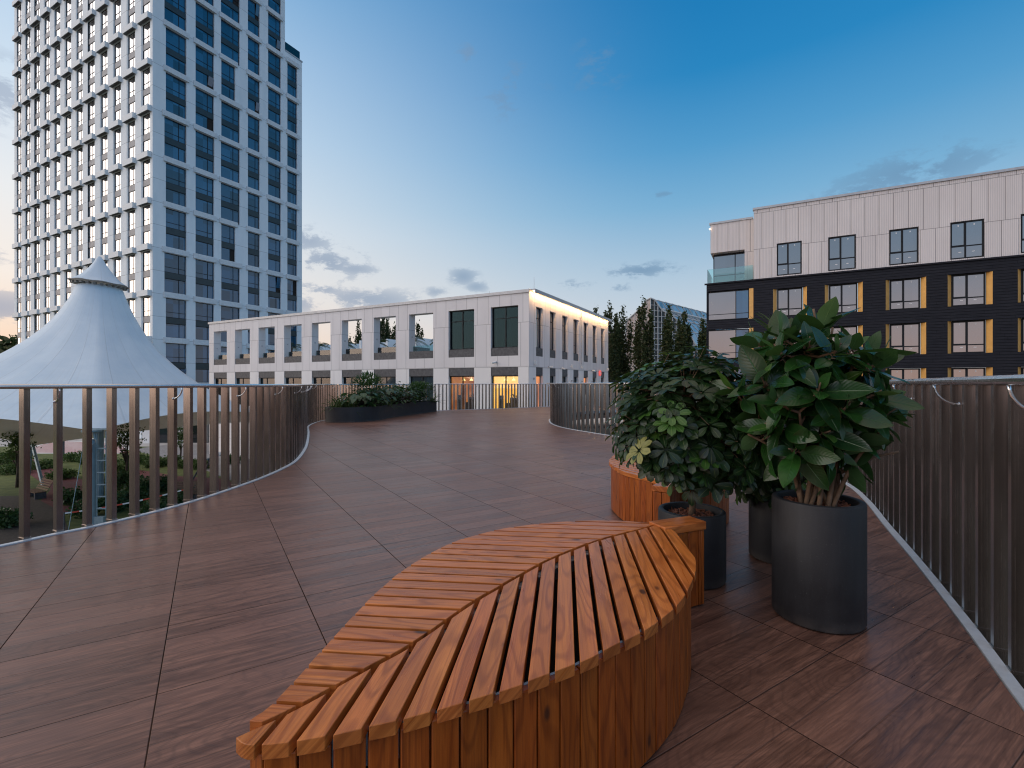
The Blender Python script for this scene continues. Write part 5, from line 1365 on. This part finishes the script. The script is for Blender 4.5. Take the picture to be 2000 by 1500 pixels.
# ------------------------------------------------------------------ rubber plant
def rubber_plant():
    rr = random.Random(11)
    t = thing('rubber_plant', 'big rubber plant with broad glossy oval leaves in the large dark pot', 'plant', (1.584, 2.497, .56))
    stems = MB(); fol = MB(); up = Vector((0, 0, 1))
    tops = []
    base = Vector((0, 0, 0))
    tg = [(-.02, .0, 1.03), (-.30, -.05, .66), (.26, -.05, .84), (-.13, -.10, .86), (.11, -.14, .80), (.33, .02, .55), (-.28, .1, .48), (.02, -.22, .62), (.18, .15, .95), (-.12, .18, .92), (.22, -.20, .45), (-.20, -.18, .50), (.30, .12, .68), (-.36, .0, .38), (.36, -.08, .30)]
    for i, (x_, y_, z_) in enumerate(tg):
        a = i*2.4; b0 = Vector((math.cos(a)*.07, math.sin(a)*.07, 0)); e = Vector((x_, y_, z_))
        m1 = b0.lerp(e, .35)+Vector((rr.uniform(-.02, .02), rr.uniform(-.02, .02), .06)); m2 = b0.lerp(e, .7)+Vector((rr.uniform(-.02, .02), 0, .05))
        P = [b0, m1, m2, e]; sp = catmull(P, .05); n = len(sp)
        stems.tube(sp, [.0125-.007*k/n for k in range(n)], 7)
        if i >= 9: continue
    allp = [Vector(v) for v in stems.v]
    cen = Vector((.01, 0, .57)); rad = Vector((.42, .36, .50)); N = 360
    NRS = 64
    for k in range(NRS):
        g_ = 1-2*(k+.5)/NRS; a = k*2.39996; q = (1.0, .90, .50)[k % 3]*rr.uniform(.94, 1.06)
        dv = Vector((math.cos(a)*math.sqrt(1-g_*g_), math.sin(a)*math.sqrt(1-g_*g_), g_))
        p = Vector((-.035, 0, .58))+Vector((dv.x*.335, dv.y*.27, dv.z*.37))*q*(1+.15*noise.noise(dv*1.8+Vector((4.2, 0, 0))))
        if p.z < .18: p.z = .18+rr.uniform(0, .07)
        axis = (dv*.8+up*.55+rdir(rr)*.25).normalized(); s1 = axis.cross(rdir(rr)).normalized(); s2 = axis.cross(s1)
        near = min(allp[::5], key=lambda v: (v-p).length+abs(min(0, p.z-v.z))*2)
        stems.tube([near, near.lerp(p, .5)-up*.015, p, p+axis*.05], [.0075, .006, .0055, .003], 6)
        nl = rr.choice((8, 9, 10)); a0 = rr.uniform(0, 6); sz = rr.uniform(.85, 1.12)
        for j in range(nl):
            aj = a0+j*2.39996; ph = R(112-92*(j/(nl-1))**1.1+rr.uniform(-10, 10))
            dd = (axis*math.cos(ph)+(s1*math.cos(aj)+s2*math.sin(aj))*math.sin(ph)).normalized()
            dd = (dd-up*.12).normalized()
            nrm = (axis*math.sin(ph)-(s1*math.cos(aj)+s2*math.sin(aj))*math.cos(ph)+rdir(rr)*.18).normalized()
            L = rr.uniform(.135, .21)*sz*(.72 if j >= nl-2 else 1); b0 = p-axis*.055*(1-j/nl)
            leaf(fol, b0+dd*.016, dd, nrm, L, L*rr.uniform(.48, .58), rr.uniform(.02, .22), rr.uniform(.12, .30), n=9, mi=1 if (j >= nl-1 and rr.random() < .35) else 0)
            stems.tube([b0, b0+dd*.018], .0028, 4)
    fol.build('foliage', [M['leaf_rubber'], M['leaf_young']], t, smooth=True, attr=True); stems.build('stems', M['trunk'], t, smooth=True)
rubber_plant()
# ------------------------------------------------------------------ umbrella trees
def umbrella_tree(label, loc, trunk_h, cen, rad, nros, seed, leafL=.085, lean=(0, 0)):
    rr = random.Random(seed)
    t = thing('umbrella_tree', label, 'plant', loc, 0); stems = MB(); fol = MB(); up = Vector((0, 0, 1))
    fork = Vector((lean[0], lean[1], trunk_h)); stems.tube([(0, 0, 0), (lean[0]*.3+.005, lean[1]*.3, trunk_h*.5), tuple(fork)], [.021, .018, .016], 9)
    cen = Vector(cen); rad = Vector(rad)
    mains = []
    for k in range(8):
        a = k*PI/4+.3; e = cen+Vector((math.cos(a)*rad.x*.55, math.sin(a)*rad.y*.55, (rad.z*.35 if k % 2 else -rad.z*.25)))
        sp = catmull([fork, fork.lerp(e, .5)+Vector((0, 0, .04)), e], .05); stems.tube(sp, [.011-.006*i/len(sp) for i in range(len(sp))], 6); mains += sp[len(sp)//2:]
    for k in range(nros):
        d = rdir(rr); q = rr.uniform(.55, 1.0)**.6
        bump_ = 1+.22*noise.noise(d*2.3+Vector((seed, 0, 0)))
        p = cen+Vector((d.x*rad.x, d.y*rad.y, d.z*rad.z))*q*bump_
        if p.z < trunk_h*.35: continue
        m_ = min(mains, key=lambda v: (v-p).length)
        if k % 2 == 0: stems.tube([m_, m_.lerp(p, .6)+Vector((0, 0, .015)), p], [.004, .003, .002], 4)
        axis = (d*.75+up*.75+rdir(rr)*.3).normalized()
        s1 = axis.cross(rdir(rr)).normalized(); s2 = axis.cross(s1); nl = rr.choice((6, 7, 8)); droop = rr.uniform(-.25, .35)
        mi = 1 if rr.random() < .09 else (2 if rr.random() < .012 else 0)
        LL = leafL*rr.uniform(.75, 1.15); rn = rr.random()
        for j in range(nl):
            a = 2*PI*j/nl+rr.uniform(-.12, .12); ld = (s1*math.cos(a)+s2*math.sin(a)+axis*droop).normalized()
            leaf(fol, p+ld*.012, ld, axis, LL*rr.uniform(.8, 1.1), LL*.47, .28, .22, rn=(rn+rr.random()*.2) % 1, n=6, mi=mi, ob=1)
    fol.build('foliage', [M['leaf_umb'], M['leaf_young'], M['leaf_cream']], t, smooth=True, attr=True); stems.build('stems', M['trunk'], t, smooth=True)
umbrella_tree('round crowned umbrella tree on a thin trunk in the lower dark pot', (1.113, 2.985, .38), .20, (.0, -.02, .58), (.50, .42, .42), 520, 5, lean=(.02, 0))
umbrella_tree('drooping umbrella tree in the half hidden pot, between the two front plants', (1.865, 3.33, .37), .22, (-.10, 0, .42), (.42, .40, .40), 210, 9, .095)
# palm-like plant rising behind the rubber plant (its narrow leaves show left of the crown)
def spiky(label, loc, H, n, L, seed, m_='leaf_bush'):
    rr = random.Random(seed); t = thing('dracaena', label, 'plant', loc, 0); f = MB(); s_ = MB()
    s_.tube([(0, 0, 0), (.01, 0, H*.5), (0, 0, H)], .018, 7)
    for k in range(n):
        a = k*2.4; el = rr.uniform(-.1, 1.3); d = Vector((math.cos(a)*math.cos(el), math.sin(a)*math.cos(el), math.sin(el)))
        leaf(f, Vector((0, 0, H-rr.uniform(0, .12))), d, Vector((0, 0, 1)), L*rr.uniform(.75, 1.1), .028, .55, .5, n=7)
    f.build('foliage', M[m_], t, smooth=True, attr=True); s_.build('stem', M['trunk'], t)
spiky('narrow leaved dracaena whose spiky leaves rise behind the rubber plant', (1.95, 3.42, .37), 1.12, 46, .36, 3)

# ------------------------------------------------------------------ long planter at the far left
front = [(-5.98, 15.75), (-5.93, 15.3), (-5.75, 15.02), (-5.45, 14.93), (-5.1, 14.97), (-4.8, 15.1), (-4.55, 15.55), (-4.42, 16.0), (-4.3, 16.9), (-4.15, 17.8), (-3.85, 19.1), (-3.32, 20.75), (-3.30, 20.95)]
backp = [(-3.45, 21.1), (-4.1, 20.7), (-4.75, 20.0), (-5.35, 18.9), (-5.75, 17.6), (-5.93, 16.4)]
fp = [(p.x, p.y) for p in catmull([(a, b, 0) for a, b in front], .15)]
poly = clean(fp+backp, .01)
pl = thing('long_planter', 'long curved dark planter box by the left railing, filled with plants', 'planter', (-4.8, 17, 0))
pp = [(a+4.8, b-17) for a, b in poly]
if area(pp) < 0: pp = pp[::-1]
mb = MB(); mb.prism(pp, 0.004, .47, 0, cap=False)
cx_, cy_ = sum(p[0] for p in pp)/len(pp), sum(p[1] for p in pp)/len(pp)
inn = [(p[0]+(cx_-p[0])*.03, p[1]+(cy_-p[1])*.02) for p in pp]
n = len(pp)
mb.add([(p[0], p[1], .47) for p in pp]+[(p[0], p[1], .47) for p in inn]+[(p[0], p[1], .40) for p in inn], [(i, (i+1) % n, n+(i+1) % n, n+i) for i in range(n)]+[(n+i, n+(i+1) % n, 2*n+(i+1) % n, 2*n+i) for i in range(n)])
mb.build('shell', M['pot'], pl, autos=35)
mb = MB(); mb.add([(p[0], p[1], .42) for p in inn], [tuple(range(n))]); mb.build('soil', M['soil'], pl)
def bed_plant(kind, label, X, Y, H, Wd, seed):
    rr = random.Random(seed); t = thing({'ear': 'elephant_ear_plant', 'fern': 'fern', 'bush': 'bush', 'fat': 'philodendron', 'grass': 'spider_plant'}[kind], label, 'plant', (X, Y, .42), 0, 'plants in the long planter')
    f = MB(); s_ = MB(); up = Vector((0, 0, 1)); m_ = 'leaf_bush'; sm_ = True
    if kind == 'ear':
        m_ = 'leaf_blue'
        for k in range(38):
            a = k*2.4; q = Wd*.5*rr.uniform(.3, 1); e = Vector((math.cos(a)*q, math.sin(a)*q, H*rr.uniform(.45, 1))); s_.tube([(0, 0, 0), (e.x*.4, e.y*.4, e.z*.7), tuple(e)], [.012, .009, .006], 5)
            leaf(f, e, Vector((math.cos(a), math.sin(a), -.35)), up, rr.uniform(.18, .30), rr.uniform(.15, .24), .5, .12, n=6)
    elif kind in ('fern', 'grass'):
        m_ = 'leaf_garden'
        for k in range(170 if kind == 'fern' else 60):
            a = rr.uniform(0, 6.28); el = rr.uniform(.1, 1.4); L = H*rr.uniform(.5, 1.1)
            b0 = Vector((rr.gauss(0, Wd*.22), rr.gauss(0, Wd*.22), 0))
            leaf(f, b0, Vector((math.cos(a)*math.cos(el), math.sin(a)*math.cos(el), math.sin(el))), up, L, .035 if kind == 'fern' else .03, .7, .2, n=4)
        for k in range(8): s_.tube([(0, 0, 0), (rr.gauss(0, .08), rr.gauss(0, .08), H*.4)], .008, 4)
    elif kind == 'bush':
        s_.tube([(0, 0, 0), (0, 0, H*.5)], .03, 6)
        for k in range(1300):
            d = rdir(rr); q = rr.random()**.4; p = Vector((d.x*Wd*.5*q, d.y*Wd*.5*q, H*.60+d.z*H*.40*q))
            leaf(f, p, (d+up*.4+rdir(rr)*.4), up, rr.uniform(.09, .14), .05, .2, .2, n=3)
    else:
        for k in range(190):
            a = rr.uniform(0, 6.28); q = Wd*.55*math.sqrt(rr.random()); e = Vector((math.cos(a)*q, math.sin(a)*q, H*rr.uniform(.25, 1)*(1-.3*(q/Wd*2)**2)))
            if k % 3 == 0: s_.tube([(0, 0, 0), tuple(e)], .006, 4)
            a2 = a+rr.gauss(0, .7); leaf(f, e, Vector((math.cos(a2), math.sin(a2), rr.uniform(-.5, .5))), up, rr.uniform(.16, .28), rr.uniform(.08, .13), .4, .2, n=5)
    f.build('foliage', M[m_], t, smooth=True, attr=True); s_.build('stems', M['trunk_dark'], t)
bed_plant('fern', 'feathery fern at the left end of the long planter', -5.45, 15.55, .62, .9, 1)
bed_plant('ear', 'grey green elephant ear plant with big round leaves, left in the planter', -4.95, 15.75, .55, 1.3, 2)
bed_plant('bush', 'tall small-leaved bush standing above the planter', -4.95, 16.5, 1.15, 1.15, 3)
bed_plant('fat', 'broad leaved dark plant below the tall bush', -4.75, 16.0, .55, 1.0, 4)
bed_plant('ear', 'elephant ear plant in the middle of the planter', -4.75, 17.5, .62, 1.3, 5)
bed_plant('fat', 'dense dark leafy plant right of the middle of the planter', -4.35, 18.1, .72, 1.3, 6)
bed_plant('fat', 'dark leafy plant near the right end of the planter', -4.15, 19.1, .78, 1.3, 7)
bed_plant('fat', 'low dark leafy plant behind the tall bush', -5.25, 17.6, .70, 1.2, 8)
bed_plant('bush', 'rounded small bush at the right end of the planter', -3.85, 20.0, .85, 1.3, 9)
bed_plant('grass', 'pale spiky plant hanging over the right end of the planter', -3.42, 20.6, .55, .3, 10)
bed_plant('fat', 'leafy plant filling the gap behind the middle elephant ear', -5.0, 18.3, .8, 1.4, 13)
bed_plant('fat', 'dark foliage behind the right end of the planter', -4.5, 19.5, .85, 1.3, 14)
bed_plant('fern', 'fern along the front edge of the planter', -4.6, 16.8, .45, .7, 12)
